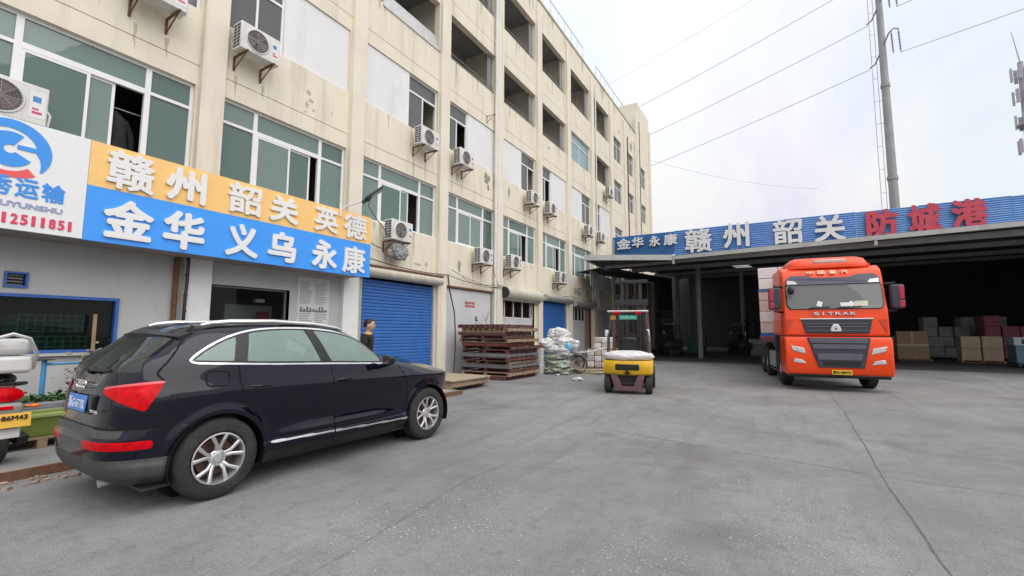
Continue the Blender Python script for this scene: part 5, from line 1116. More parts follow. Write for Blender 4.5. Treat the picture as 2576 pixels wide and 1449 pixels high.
# lower grille
front([(-.70, 1.42), (.75, 1.42), (.58, .63), (-.46, .63)], -.065, .03, 'lower_grille', TDK, bevel=.015)
for (z0, z1, a, b) in ((1.27, 1.40, .66, .70), (1.12, 1.24, .60, .64), (.83, 1.0, .50, .55)): front([(-a, z1), (b, z1), (b-.03, z0), (-a+.03, z0)], -.094, .02, 'grille_slat', MATS['grille_slat_grey'], bevel=.01)
front([(-.36, .80), (.50, .80), (.47, .68), (-.33, .68)], -.0945, .006, 'grille_mesh', CBK)
front([(-.16, .575), (.30, .575), (.30, .45), (-.16, .45)], -.03, .035, 'number_plate', YPL, bevel=.004); fit_text('plate_text', '浙G·E897D', (-.14, -.068, .472), (1, 0, 0), (0, 0, 1), .42, .085, CBK, lorry, .003, .03)
for s in (-1, 1):
    front([(s*1.10, 1.20), (s*.78, 1.14), (s*.74, .98), (s*1.05, 1.07)], -.055, .03, 'head_lamp', TLMP, bevel=.012)
    front([(s*1.03, .86), (s*.82, .82), (s*.74, .72), (s*1.06, .76)], -.055, .025, 'fog_lamp', TLMP, bevel=.01)
    front([(s*.98, 1.90), (s*1.17, 1.92), (s*1.15, 1.55)], .022, .012, 'corner_vane', mat('lorry_red_shade', (.62, .05, .02), .3, var=.05))
    mi = MB(); mi.box(s*1.43-.15, s*1.43+.15, .0, .16, 2.18, 2.80); mo = mi.build('mirror', TDK, lorry, bevel=.05, seg=3)
    mp_ = MB(); mp_.box(s*1.43+s*.02, s*1.43+s*.14, -.012, .02, 2.42, 2.76); mp_.box(s*1.43+s*.02, s*1.43+s*.14, -.012, .02, 2.21, 2.38); mp_.build('mirror_shell', mat('mirror_red', (.40, .02, .05), .3, var=.1), mo, bevel=.02)
    mi = MB(); mi.tube((s*1.08, .3, 2.82), (s*1.42, .09, 2.84), .035); mi.tube((s*1.14, .25, 2.10), (s*1.42, .09, 2.14), .03); mi.build('mirror_arm', CBK, lorry)
    st = MB(); st.box(s*1.19, s*1.225, .9, 1.9, .5, 1.44) if False else st.box(s*1.10, s*1.20, 1.95, 2.15, .4, 1.5); st.build('step', TDK, lorry)
mi = MB(); mi.tube((-1.0, .2, 2.80), (-1.05, -.1, 2.78), .02); mi.ball((-1.03, -.10, 2.70), (.09, .05, .12)); mi.build('near_mirror', CBK, lorry, smooth=True)
for x0, x1 in ((-.62, -.10), (.05, .62)): m = MB(); m.path([(x0, -.02, 2.195), (x0+.1, -.035, 2.22), (x1, -.03, 2.245)], .014, 5); m.build('wiper', CBK, lorry)
m = MB(); m.lathe([(-.15, .2), (-.15, .46), (-.11, .52), (.11, .52), (.15, .46), (.15, .2), (-.15, .2)], (0, 0, 0), 'x', 32); lt = m.mesh('tyre', True); m = MB(); m.lathe([(-.10, .27), (.12, .27), (.13, .2), (.04, .16), (.04, .001)], (0, 0, 0), 'x', 24); lr = m.mesh('rim', True)
for x, y in ((-1.04, 1.42), (1.04, 1.42), (-1.04, 4.6), (1.04, 4.6), (-1.04, 5.9), (1.04, 5.9)):
    o = obj('wheel', lt, TYRE, lorry); o.location = (x, y, .52); o.rotation_euler = (0, 0, 0 if x > 0 else pi); obj('rim', lr, GALV, o)
m = MB(); m.box(-.45, .45, .9, 6.6, .75, 1.1); m.box(-1.15, 1.15, 2.3, 3.0, .5, 1.0); m.build('chassis', CBK, lorry, bevel=.02)
TRL = ((.62, 17.35, 0), radians(.4))
trl = thing('flatbed_trailer', 'flatbed trailer carrying wrapped cartons behind the red cab', 'trailer', *TRL)
m = MB(); m.box(-1.22, 1.22, 0, 11.6, 1.28, 1.42); m.build('deck', mat('trailer_red', (.22, .06, .07), .6, var=.2, scale=3), trl, bevel=.01)
m = MB(); m.box(-.5, .5, .6, 11.4, 1.0, 1.28); m.build('frame', CBK, trl)
for x, y in ((-1.05, 8.2), (-1.05, 9.5), (1.05, 8.2), (1.05, 9.5)):
    o = obj('wheel', lt, TYRE, trl); o.location = (x, y, .52); o.rotation_euler = (0, 0, 0 if x > 0 else pi); obj('rim', lr, GALV, o)
m = MB(); m.tube((-1.15, 2.4, .35), (-1.15, 3.9, .35), .01); m.box(-1.2, -.75, 2.5, 3.7, .45, .95); m.build('fuel_tank', GALV, lorry, bevel=.08, seg=3)
WRAP = mat('film_wrapped_carton', (0.60, 0.50, 0.44), .35, var=.10, scale=4, dirt=(.72, .70, .69), damt=.6, dscale=2.0); WRAPW = mat('white_film', (.72, .71, .71), .35, var=.06, scale=4); STRAPB = mat('blue_strap', (.03, .14, .42), .5, var=.1)
for q in range(4):
    y0 = .15+q*2.4; lab = ('film-wrapped carton load on the trailer just behind the red cab', 'second film-wrapped carton load on the trailer', 'third film-wrapped carton load on the trailer', 'rearmost film-wrapped carton load on the trailer')[q]
    t = thing('cargo_load', lab, 'cargo', *TRL, 'film-wrapped loads on the trailer')
    rr = random.Random(q)
    m = MB(); m.box(-1.2, 1.2, y0, y0+2.3, 1.422, 1.52); m.build('pallet', STRAPB, t)
    for r_ in range(6):
        for c in range(4):
            m = MB(); z = 1.525+r_*.37; yy = y0+c*.575; m.box(-1.2+rr.uniform(0, .015), -.62, yy+.008, yy+.562, z+.003, z+.358); m.build('carton', WRAPW if r_ == 5 or (r_ == 4 and c < 2) or (r_ == 1 and c == 0) else WRAP, t, bevel=.015)
    m = MB(); m.box(-.61, 1.2, y0, y0+2.3, 1.525, 3.74); m.build('carton_block', WRAP, t, bevel=.02)
    m = MB(); m.box(-1.215, 1.215, y0-.012, y0+2.31, 2.93, 2.99); m.build('strap', STRAPB, t)
# ================================================================ forklift (counterweight towards the yard)
FY = mat('forklift_yellow', (0.70, 0.42, 0.012), .45, var=.12, scale=5, dirt=(.32, .22, .04), damt=.3, dscale=4); FM = mat('forklift_maroon', (0.15, 0.075, 0.08), .6, var=.2, scale=6, dirt=(.30, .20, .16), damt=.3, dscale=4); FW = mat('white_sheet_cover', (.64, .62, .62), .7, var=.12, scale=6, bump=.3, bscale=14)
def make_forklift(name, label, loc, rz, cols, detail=True):
    cY, cM, cW = cols; t = thing(name, label, 'forklift', loc, rz, 'forklifts')
    # local: rear (counterweight) faces -y, mast at +y
    m = MB(); n = 14; top_ = []; vs = []
    for z, hw, y_ in ((.47, .56, .06), (.52, .60, .0), (.80, .61, -.02), (.83, .60, 0)):
        ring = []
        for k in range(n+1):
            u = -1+2*k/n; ring.append((hw*u, y_+.16*abs(u)**3.2, z))
        ring += [(hw, .75, z), (-hw, .75, z)]; vs += ring
    N = n+3; m.add(vs, [(N*j+k, N*j+(k+1) % N, N*j+N+(k+1) % N, N*j+N+k) for j in range(3) for k in range(N)]+[tuple(range(N)), tuple(range(3*N, 4*N))]); m.build('counterweight', cY, t, smooth=True, ang=50)
    m = MB(); m.box(-.29, .29, -.03, .05, .60, .75); m.build('counterweight_slot', CBK, t, bevel=.02)
    m = MB(); m.add([(-.42, .03, .49), (-.26, .03, .49), (-.14, .05, .20), (.14, .05, .20), (.26, .03, .49), (.42, .03, .49), (.30, .06, .09), (-.30, .06, .09)]+[(-.42, .45, .49), (-.26, .45, .49), (-.14, .45, .20), (.14, .45, .20), (.26, .45, .49), (.42, .45, .49), (.30, .45, .09), (-.30, .45, .09)], [(0, 1, 2, 7), (2, 3, 6, 7), (3, 4, 5, 6), (8, 15, 10, 9), (10, 15, 14, 11), (11, 14, 13, 12)]+[(k, (k+1) % 8, 8+(k+1) % 8, 8+k) for k in range(8)]); m.build('tow_frame', cM, t)
    m = MB(); m.box(-.24, .24, .2, .4, .1, .5); m.box(-.13, .13, .04, .1, .26, .29); m.build('radiator', DARKM, t)
    m = MB(); m.box(-.06, .06, -.06, .02, .50, .56); m.tube((0, -.04, .46), (0, -.04, .6), .02); m.build('tow_pin', CBK, t)
    m = crumple((0, .40, .93), (.59, .40, .135), 5, .10, 56, 30); m.build('hood_cover', cW, t, smooth=True, ang=70)
    m = MB(); m.box(-.56, .56, .3, 1.75, .42, .86); m.build('chassis', cY, t, bevel=.03)
    m = MB(); m.box(-.24, .20, .85, 1.3, .92, 1.06); m.T = Matrix.Translation((-.02, .86, 1.0)) @ Matrix.Rotation(.12, 4, 'X'); m.box(-.22, .22, -.09, .03, 0, .42); m.T = None; m.build('seat', CBK, t, bevel=.05)
    m = MB(); m.lathe([(-.012, .15), (.012, .15), (.012, .175), (-.012, .175)], (.05, 1.45, 1.32), 'y', 20, True); m.tube((.05, 1.45, 1.32), (.05, 1.62, .9), .025); m.build('steering_wheel', CBK, t, smooth=True)
    for k in range(3): m = MB(); m.tube((.30+.06*k, 1.5, .9), (.30+.06*k, 1.45, 1.24), .01); m.ball((.30+.06*k, 1.45, 1.25), .02); m.build('lever', CBK, t)
    # overhead guard
    for s in (-1, 1):
        m = MB(); m.path([(s*.50, .35, .9), (s*.49, .42, 1.45), (s*.45, .55, 2.0), (s*.45, .62, 2.08)], .036, 8); m.build('guard_post', DARKM, t, smooth=True)
        m = MB(); m.path([(s*.50, 1.7, .85), (s*.46, 1.55, 2.0), (s*.45, 1.5, 2.09)], .034, 8); m.build('guard_post', cM, t, smooth=True)
        m = MB(); m.box(s*.43-.03, s*.43+.03, .5, 1.6, 2.06, 2.11); m.build('guard_rail', DARKM, t)
        m = MB(); m.tube((s*.44-.10*s, .47, 2.045), (s*.20, .47, 2.045), .045, n=10); m.build('tail_lamp', LAMPR, t, smooth=True)
        m = MB(); m.box(s*.47-.02, s*.47+.12*s, .40, .44, 1.42, 1.60) if s < 0 else m.box(.45, .54, .42, .46, 1.30, 1.62); m.build('work_lamp', TLMP, t, bevel=.02)
    m = MB(); m.tube((-.52, .5, 2.09), (.52, .5, 2.09), .028)
    m.build('guard_bar', GALV, t, smooth=True)
    for k in range(6): m = MB(); m.tube((-.42, .6+.17*k, 2.085), (.42, .6+.17*k, 2.085), .018, n=6); m.build('guard_bar', DARKM, t)
    if detail: m = MB(); m.box(-.22, .24, .455, .465, 1.87, 1.99); gp = m.build('sign_plate', mat('green_plate', (.03, .28, .20), .5, var=.1), t); m = MB(); [m.box(-.18+.065*k, -.135+.065*k, .450, .4545, 1.905, 1.955-.012*(k % 2)) for k in range(6)]; m.build('faded_print', mat('pale_green_letter', (.30, .52, .44), .5, var=.05), gp)['kind'] = 'stuff'; m = MB(); m.box(-.44, -.30, .455, .465, 1.87, 1.98); m.build('warning_plate', mat('amber_plate', (.35, .2, .03), .5, var=.2), t)
    # mast
    for s in (-1, 1):
        m = MB(); m.box(s*.36-.05, s*.36+.05, 1.90, 2.06, .06, 2.40); m.build('mast_channel', DARKM, t, bevel=.006, seg=1)
        m = MB(); m.box(s*.255-.045, s*.255+.045, 1.92, 2.04, .2, 3.0); m.build('inner_mast', DARKM, t, bevel=.006, seg=1)
        m = MB(); m.tube((s*.17, 1.92, .2), (s*.17, 1.92, 2.5), .03, n=10); m.build('lift_cylinder', DARKM, t, smooth=True)
        m = MB(); m.box(s*.33-.06, s*.33+.06, 2.22, 3.30, .06, .10); m.box(s*.33-.06, s*.33+.06, 2.17, 2.22, .06, .7); m.build('fork', cM, t)
    for z in (2.32, 2.98): m = MB(); m.box(-.47, .47, 1.88, 2.0, z, z+.09+.08*(z < 2.5)); m.build('mast_crossbar', DARKM, t, bevel=.006, seg=1)
    for x_ in (-.09, .09):
        m = MB(); m.tube((x_, 1.93, .4), (x_, 1.93, 2.9), .014, n=6); m.build('lift_chain', CBK, t); m = MB(); m.path([(x_*.5, 1.9, 2.6), (x_*.6, 1.86, 1.6), (x_*1.6, 1.8, .9)], .012, 6); m.build('hose', CBK, t, smooth=True)
    m = MB(); m.box(-.5, .5, 2.1, 2.16, .2, .32); m.box(-.5, .5, 2.1, 2.16, .6, .7); [m.box(x-.02, x+.02, 2.1, 2.15, .3, 1.5) for x in (-.5, -.25, 0, .25, .5)]; m.box(-.52, .52, 2.1, 2.15, 1.48, 1.53); m.build('load_backrest', cM, t)
    for x, y, r, w_ in ((-.50, .32, .24, .17), (.50, .32, .24, .17), (-.50, 1.75, .31, .24), (.50, 1.75, .31, .24)):
        m = MB(); m.lathe([(-w_/2, r*.5), (-w_/2, r*.88), (-w_/2+.03, r), (w_/2-.03, r), (w_/2, r*.88), (w_/2, r*.5)], (0, 0, 0), 'x', 26); o = m.build('wheel', TYRE, t, smooth=True); o.location = (x, y, r); m = MB(); m.lathe([(-w_/2+.02, r*.52), (-w_/2+.05, .01)], (0, 0, 0), 'x', 18); m.lathe([(w_/2-.02, r*.52), (w_/2-.05, .01)], (0, 0, 0), 'x', 18); m.build('rim', cM, o, smooth=True)
    return t
make_forklift('forklift', 'yellow and maroon forklift seen from behind in the middle of the yard', (-3.33, 11.28, 0), radians(12), (FY, FM, FW))
DF = mat('dark_forklift_paint', (.03, .03, .032), .5, var=.2)
make_forklift('forklift', 'dark forklift parked left of the shed post', (-6.0, 31.0, 0), radians(25), (DF, DF, DF), False)
make_forklift('forklift', 'dark forklift parked deep in the shed between post and low counter', (-2.7, 34.0, 0), radians(-30), (DF, DF, DF), False)
# ================================================================ person behind the car
SKIN = mat('skin', (0.52, 0.32, 0.22), .5, var=.08, scale=12); HAIR = mat('black_hair', (0.010, 0.009, 0.009), .6, var=.3, scale=40); TSH = mat('black_tshirt', (0.012, 0.012, 0.013), .85, var=.2, scale=10); TRS = mat('dark_trousers', (0.02, 0.022, 0.03), .85, var=.2, scale=10); YCL = mat('amber_collar', (0.75, 0.36, 0.05), .7, var=.1)
def skin_body(name, verts, edges, root, material, parent, sub=2):
    """verts: (x,y,z,r)"""
    me = bpy.data.meshes.new(name); me.from_pydata([v[:3] for v in verts], edges, []); o = bpy.data.objects.new(name, me); COL.objects.link(o)
    md = o.modifiers.new('skin', 'SKIN'); md.use_smooth_shade = True
    for i, v in enumerate(verts):
        r = v[3]; me.skin_vertices[0].data[i].radius = (r, r) if not isinstance(r, tuple) else r
        me.skin_vertices[0].data[i].use_root = (i == root)
    s = o.modifiers.new('sub', 'SUBSURF'); s.levels = sub; s.render_levels = sub
    dg = bpy.context.evaluated_depsgraph_get(); dg.update(); nm = bpy.data.meshes.new_from_object(o.evaluated_get(dg))
    bpy.data.objects.remove(o); nm.materials.clear(); nm.name = name
    nm.polygons.foreach_set('use_smooth', [True]*len(nm.polygons))
    return obj(name, nm, material, parent)
per = thing('person', 'person in a black t-shirt with amber collar standing behind the car bonnet', 'person', (-7.6, 6.78, .09), atan2(-.82, .57)); per.scale = (1.02, 1.02, .955)
# local: faces +y. whole body first, then clothes as slightly larger shells over it
bv = [(0, 0, .92, .13), (0, .0, 1.08, .125), (0, .01, 1.25, (.15, .11)), (0, 0, 1.40, (.13, .09)), (0, .01, 1.46, .055), (0, .02, 1.53, .052), (0, .03, 1.58, .05)]; be_ = [(i, i+1) for i in range(6)]
for s in (-1, 1):
    b = len(bv); bv += [(s*.19, 0, 1.40, .062), (s*.25, -.01, 1.15, .046), (s*.27, .06, .93, .036), (s*.275, .09, .83, .026)]; be_ += [(3, b), (b, b+1), (b+1, b+2), (b+2, b+3)]
    h = len(bv); bv += [(s*.095, 0, .85, .088), (s*.10, .01, .48, .058), (s*.10, -.01, .09, .042), (s*.105, .11, .04, .036)]; be_ += [(0, h), (h, h+1), (h+1, h+2), (h+2, h+3)]
    # palm and five fingers
    p = len(bv); bv += [(s*.275, .11, .77, .024)]; be_ += [(b+3, p)]
    for k, (dx, dy, ln) in enumerate(((-.02, .02, .07), (-.005, .027, .08), (.008, .02, .075), (.018, .008, .06))):
        f = len(bv); bv += [(s*.275+s*dx, .11+dy, .74, .010), (s*.275+s*dx*1.1, .125+dy, .74-ln*.5, .009), (s*.275+s*dx*1.1, .122+dy, .74-ln, .008)]; be_ += [(p, f), (f, f+1), (f+1, f+2)]
    f = len(bv); bv += [(s*.245, .135, .775, .011), (s*.235, .155, .745, .009)]; be_ += [(b+3, f), (f, f+1)]
skin_body('body', bv, be_, 0, SKIN, per)
# head
n1_, n2_ = 28, 22; m = MB(); m.ball((0, 0, 0), 1, n1_, n2_); out = []
for x, y, z in m.v:
    jaw = 1-.24*max(0, -z)**1.5; X, Y, Z_ = x*.076*jaw, y*.098*(1-.10*max(0, -z)), z*.125
    if y > 0:
        Y += .016*math.exp(-((x/.16)**2+((z+.12)/.20)**2))          # nose
        Y -= .007*math.exp(-(((abs(x)-.38)/.16)**2+((z-.08)/.12)**2))  # eye sockets
        Y += .005*math.exp(-((x/.3)**2+((z+.46)/.09)**2)); Y += .007*math.exp(-((x/.35)**2+((z+.80)/.16)**2))
    else: Y -= .010*math.exp(-((z-.2)/.5)**2)
    out.append((X*1.16, Y*1.14+.04, Z_*1.12+1.655))
m.v = out; hd = m.build('head', SKIN, per, smooth=True, ang=80)
for s in (-1, 1):
    m = MB(); m.ball((s*.090, .030, 1.645), (.013, .022, .036), 10, 8); m.build('ear', SKIN, hd, smooth=True)
    m = MB(); m.ball((s*.034, .140, 1.670), (.012, .007, .007), 10, 6); m.build('eye', mat('eye_dark', (.02, .015, .012), .2, var=0), hd, smooth=True); m = MB(); m.path([(s*.016, .150, 1.689), (s*.035, .147, 1.695), (s*.053, .134, 1.690)], .004, 5); m.build('eyebrow', HAIR, hd)
m = MB(); m.ball((0, .147, 1.595), (.025, .006, .007), 10, 6); m.build('mouth', mat('lips', (.40, .17, .14), .5, var=.05), hd, smooth=True)
m = MB(); m.ball((0, 0, 0), 1, 32, 20); o_ = []; rr = random.Random(9)
for x, y, z in m.v: r = 1+.05*sin(23*x+17*y)*sin(19*z); o_.append((x*.095*r, .036+y*.119*r, 1.672+z*.136*r))
fs = [f for f in m.f if all(not (o_[i][2] < 1.60+.085*max(0, min(1, (o_[i][1]-.0)/.05)) or (o_[i][1] > .098 and o_[i][2] < 1.735)) for i in f)]
hm = MB(); hm.add(o_, fs); hm.build('hair', HAIR, per, smooth=True, ang=80)
tv = [(0, 0, .90, (.155, .125)), (0, .0, 1.08, (.15, .125)), (0, .01, 1.25, (.185, .135)), (0, 0, 1.385, (.175, .11)), (0, .008, 1.445, (.10, .085))]; te = [(0, 1), (1, 2), (2, 3), (3, 4)]
for s in (-1, 1): b = len(tv); tv += [(s*.205, 0, 1.41, .085), (s*.245, -.008, 1.20, .074)]; te += [(3, b), (b, b+1)]
skin_body('tshirt', tv, te, 0, TSH, per)
lv = [(0, 0, .93, (.15, .125))]; le = []
for s in (-1, 1): b = len(lv); lv += [(s*.095, 0, .82, .100), (s*.10, .01, .48, .075), (s*.10, -.01, .10, .066)]; le += [(0, b), (b, b+1), (b+1, b+2)]
skin_body('trousers', lv, le, 0, TRS, per)
m = MB(); m.lathe([(-.022, .090), (0, .080), (.018, .068), (.018, .060), (-.022, .078)], (0, .012, 1.475), 'z', 24, True); m.build('collar', YCL, per, smooth=True)
for s in (-1, 1): m = MB(); m.ball((s*.105, .06, .045), (.05, .135, .05), 14, 8); m.v = [(x, y, max(0, z)) for x, y, z in m.v]; m.build('shoe', CBK, per, smooth=True)
# ================================================================ pallet stack, boards
MAR = mat('maroon_pallet_paint', (0.115, 0.045, 0.042), .8, var=.3, scale=5, bump=.1, dirt=(.20, .12, .09), damt=.35, dscale=4); TAN = mat('weathered_tan_board', (0.30, 0.215, 0.145), .85, var=.25, scale=6, bump=.12, bscale=40, dirt=(.15, .10, .07), damt=.3, dscale=5); GRYP = mat('grey_pallet', (0.16, 0.165, 0.165), .75, var=.25, scale=5); BRK = mat('brick_red_pallet', (.24, .075, .05), .8, var=.25, scale=5)
rr = random.Random(31); z = 0.0
cols = [MAR, TAN, MAR, GRYP, TAN, MAR, GRYP, MAR, MAR, BRK, TAN, MAR, MAR, TAN, MAR]; names = ['lowest', 'second', 'third', 'fourth', 'fifth', 'sixth', 'seventh', 'eighth', 'ninth', 'tenth', 'eleventh', 'twelfth', 'thirteenth', 'fourteenth', 'topmost']
cn = {id(MAR): 'maroon', id(TAN): 'tan', id(GRYP): 'grey', id(BRK): 'brick-red'}
for k, c in enumerate(cols):
    h = 0.117; dx, dy = rr.uniform(-.09, .09), rr.uniform(-.10, .10); L_ = rr.uniform(1.75, 2.0); D_ = rr.uniform(1.9, 2.05); sk_ = (.10 if k > 8 else 0)
    t = thing('pallet', f'{cn[id(c)]} pallet, {names[k]} in the tall pallet stack by the metal-sheet wall', 'pallet', (-8.38-sk_+dx, 13.45+dy, z), rr.uniform(-.03, .03), 'pallets of the tall stack')
    nb = 7
    for b in range(nb):
        y0 = -D_/2+(D_-.12)*b/(nb-1); m = MB(); m.box(-L_/2+rr.uniform(-.03, .02), L_/2+rr.uniform(-.02, .03), y0, y0+rr.uniform(.09, .13), h-.022, h+rr.uniform(-.002, .002)); m.build('deck_board', c if rr.random() < .75 else TAN, t)
    for b in range(3):
        x0 = -L_/2+(L_-.10)*b/2; m = MB(); m.box(x0, x0+.10, -D_/2, D_/2, .018, h-.0225); 
        m.build('stringer', c, t)
    for b in range(3):
        y0 = -D_/2+(D_-.10)*b/2; m = MB(); m.box(-L_/2, L_/2, y0, y0+.10, 0.0, .0175); m.build('base_board', c, t)
    if k % 3 == 0: m = MB(); m.box(-L_/2, L_/2, -D_/2-.022, -D_/2-.002, .012, h-.024); m.build('skirt_board', c, t)
    z += h+.002
for k in range(5):
    m = MB(); m.box(-.95, .95, -.85, .85, 0, .034); o = m.build('flat_board', TAN if k % 2 else mat('pale_board', (.36, .29, .20), .85, var=.2, scale=4), None, bevel=.004, seg=1)
    o.location = (-8.2+rr.uniform(-.04, .04), 10.15+rr.uniform(-.04, .04), .09+.042*k if k else .09); o.rotation_euler = (0, 0, rr.uniform(-.03, .03)); tag(o, f'flat plywood board, {names[k] if k < 4 else "topmost"} of the low pile beside the car nose', 'board', 'boards of the low pile')
m = MB(); m.box(-9.0, -7.35, 9.4, 9.5, .092-.09+.0, .088); m.box(-9.0, -7.35, 10.8, 10.9, .002, .088); tag(m.build('timber_bearer', TAN), 'rough timber bearers under the low pile of boards', 'timber')
# ================================================================ sacks on a barrow, spoked wheel
WSK = mat('white_woven_sack', (.62, .62, .62), .7, var=.12, scale=8, bump=.25, bscale=50); GSK = mat('greenish_sack', (.36, .40, .33), .75, var=.2, scale=6, bump=.3, bscale=30)
bags = [((-7.35, 15.95, 1.42), (.40, .33, .25), 'big white sack on top of the heap in front of the second blue shutter', WSK), ((-6.92, 15.75, 1.08), (.42, .36, .24), 'white sack below the topmost one on the heap', WSK), ((-7.58, 15.42, 1.08), (.27, .28, .22), 'white sack with red print at the near side of the heap', WSK), ((-7.2, 15.65, .84), (.50, .46, .2), 'wide pale sack in the middle of the heap', WSK), ((-7.32, 15.7, .60), (.48, .5, .2), 'pale green sack low in the heap', GSK), ((-7.2, 15.6, .33), (.50, .46, .2), 'green striped bale near the bottom of the heap', GSK), ((-7.2, 15.5, .11), (.48, .46, .14), 'grey sack at the very bottom of the heap', GSK)]
for k, (c, r, lab, mt) in enumerate(bags): tag(crumple(c, r, 40+k, .38, 56, 36).build('sack', mt, smooth=True, ang=60), lab, 'sack', 'sacks heaped by the shutter')
tag(blob((-6.72, 15.45, 1.0), (.13, .12, .16), 60, .25).build('plastic_bag', mat('sky_blue_bag', (.16, .45, .68), .5, var=.1), smooth=True), 'sky blue plastic bag on the sack heap', 'bag'); tag(blob((-7.65, 15.2, 1.0), (.16, .1, .05), 61, .25).build('plastic_bag', mat('red_rag', (.55, .06, .06), .7, var=.1), smooth=True), 'red rag at the near edge of the sack heap', 'rag')
m = MB(); m.tube((-7.72, 15.15, 0), (-7.72, 15.15, .95), .06, n=10); m.build('bin_post', LGREY) if False else None
bn = thing('grey_drum', 'slim grey drum standing between pallet stack and sacks', 'drum', (-7.72, 15.05, 0)); m = MB(); m.lathe([(0, .001), (0, .16), (.02, .17), (.9, .17), (.92, .18), (.95, .18), (.95, .001)], (0, 0, 0), 'z', 20); m.build('barrel', LGREY, bn, smooth=True)
for zz_ in (.3, .6): m = MB(); m.lathe([(zz_, .171), (zz_+.015, .18), (zz_+.03, .171)], (0, 0, 0), 'z', 20); m.build('hoop', LGREY, bn, smooth=True)
cart = thing('hand_cart', 'rusty two-wheeled hand cart with spoked wheels beside the sacks', 'cart', (-6.75, 16.35, 0), radians(28))
CRT = mat('cart_steel', (.16, .13, .12), .7, .3, var=.3, scale=8)
for s in (-1, 1):
    m = MB(); m.lathe([(-.03, .29), (-.03, .33), (.03, .33), (.03, .29)], (0, 0, 0), 'y', 30, True); w_ = m.build('wheel', TYRE, cart, smooth=True); w_.location = (0, s*.42, .33)
    m = MB()
    for k in range(14): a = 2*pi*k/14; m.tube((.03*cos(a), 0, .03*sin(a)), (.29*cos(a), 0, .29*sin(a)), .007, n=5)
    m.tube((0, -.06, 0), (0, .06, 0), .045, n=10); m.lathe([(-.02, .275), (-.02, .292), (.02, .292), (.02, .275)], (0, 0, 0), 'y', 26, True); m.build('spokes', RUST, w_)
m = MB(); m.tube((0, -.5, .33), (0, .5, .33), .025); m.build('axle', CRT, cart)
for s in (-1, 1): m = MB(); m.path([(-.95, s*.33, .72), (-.2, s*.33, .74), (.5, s*.33, .80), (1.1, s*.28, .94)], .024, 6); m.build('side_rail', GALV, cart, smooth=True); m = MB(); m.tube((-.05, s*.33, .74), (0, s*.36, .33), .02); m.tube((.35, s*.33, .79), (0, s*.36, .33), .02); m.build('strut', CRT, cart)
for k in range(7): m = MB(); m.box(-.92+.2*k, -.80+.2*k, -.34, .34, .745+.008*k, .765+.008*k); m.build('deck_slat', GALV, cart)
# ================================================================ film-wrapped goods and planks
PNK = mat('pinkish_wrapped_packs', (.52, .42, .40), .4, var=.2, scale=9, dirt=(.72, .70, .68), damt=.5, dscale=6)
wg = thing('wrapped_goods', 'two tiers of white film-wrapped packs on a pallet left of the forklift', 'goods', (-6.25, 18.0, 0), .08)
m = MB(); pallet(m, -.62, .62, -.5, .5, 0, .13); m.build('pallet', WOODP, wg)
for r_ in range(5):
    for c in range(4):
        for d in range(2):
            if r_ >= 3 and (c == 0 or c == 3): continue
            m = MB(); x0 = -.60+c*.30; m.box(x0+.012, x0+.29, -.48+d*.48, -.02+d*.48, .135+r_*.235+(.03 if r_ >= 3 else 0), .135+r_*.235+.225+(.03 if r_ >= 3 else 0)); m.build('pack', PNK if (r_+c) % 2 else WRAPW, wg, bevel=.035, seg=3)
m = MB(); m.box(-.60, .60, -.48, .48, .845, .868); m.build('layer_board', WOODP, wg)
for k, (x, y, rz_k, l) in enumerate(((-5.75, 16.3, .5, 1.5), (-5.6, 16.4, .9, 1.3), (-5.9, 16.2, .25, 1.4), (-5.5, 16.15, 1.2, 1.0), (-6.0, 16.55, .1, 1.5), (-5.75, 16.55, .75, 1.2), (-6.1, 15.95, .4, .9))):
    m = MB(); m.box(-l/2, l/2, -.05, .05, 0, .022); o = m.build('loose_plank', mat('fresh_timber', (.50, .37, .23), .8, var=.2, scale=6), None); o.location = (x, y, .002+.026*k); o.rotation_euler = (0, 0.02*(k % 3), rz_k)
    tag(o, ('longest', 'crossed', 'lower', 'short', 'bottom', 'upper', 'nearest')[k]+' loose plank in the small heap left of the forklift', 'plank', 'planks heaped left of the forklift')
tag(blob((-5.62, 13.6, .05), (.16, .12, .06), 70, .3).build('crumpled_film', mat('white_litter', (.66, .66, .67), .5, var=.08), smooth=True), 'crumpled white plastic film lying on the yard left of the forklift', 'litter')
for k, (x, y, s) in enumerate(((-6.9, 14.9, .08),)): tag(blob((x, y, s*.25), (s, s*.7, s*.3), 80+k, .3).build('litter_scrap', MATS['white_litter'], smooth=True), ('pale litter scrap by the drum', 'larger white paper scrap on the open yard', 'tiny white paper scrap beside the larger one')[k], 'litter')
# dried weed on the pallet stack wall
rr = random.Random(12); m = MB()
for k in range(22): a = rr.uniform(0, 6.3); l = rr.uniform(.2, .5); m.tube((-9.62, 14.3, 1.9), (-9.62+cos(a)*.12, 14.3+sin(a)*.16, 1.9+l), .004, .001, n=4)
m.tube((-9.62, 14.3, 1.2), (-9.62, 14.3, 1.92), .012, n=6); tag(m.build('dry_weed', mat('dry_grass', (.35, .32, .18), .9, var=.3)), 'tuft of dry weed growing behind the pallet stack', 'weed')
# ================================================================ motor scooter at the left edge (rear towards the yard)
SCW = mat('scooter_white', (.66, .66, .65), .3, var=.05, scale=4, coat=.4); SCG = mat('scooter_grey', (.26, .26, .25), .45, .2, var=.12, scale=6, dirt=(.17, .15, .12), damt=.2, dscale=5)
sco = thing('motor_scooter', 'white and grey motor scooter with yellow plate at the left picture edge', 'scooter', (-7.34, 1.50, .09), radians(90))
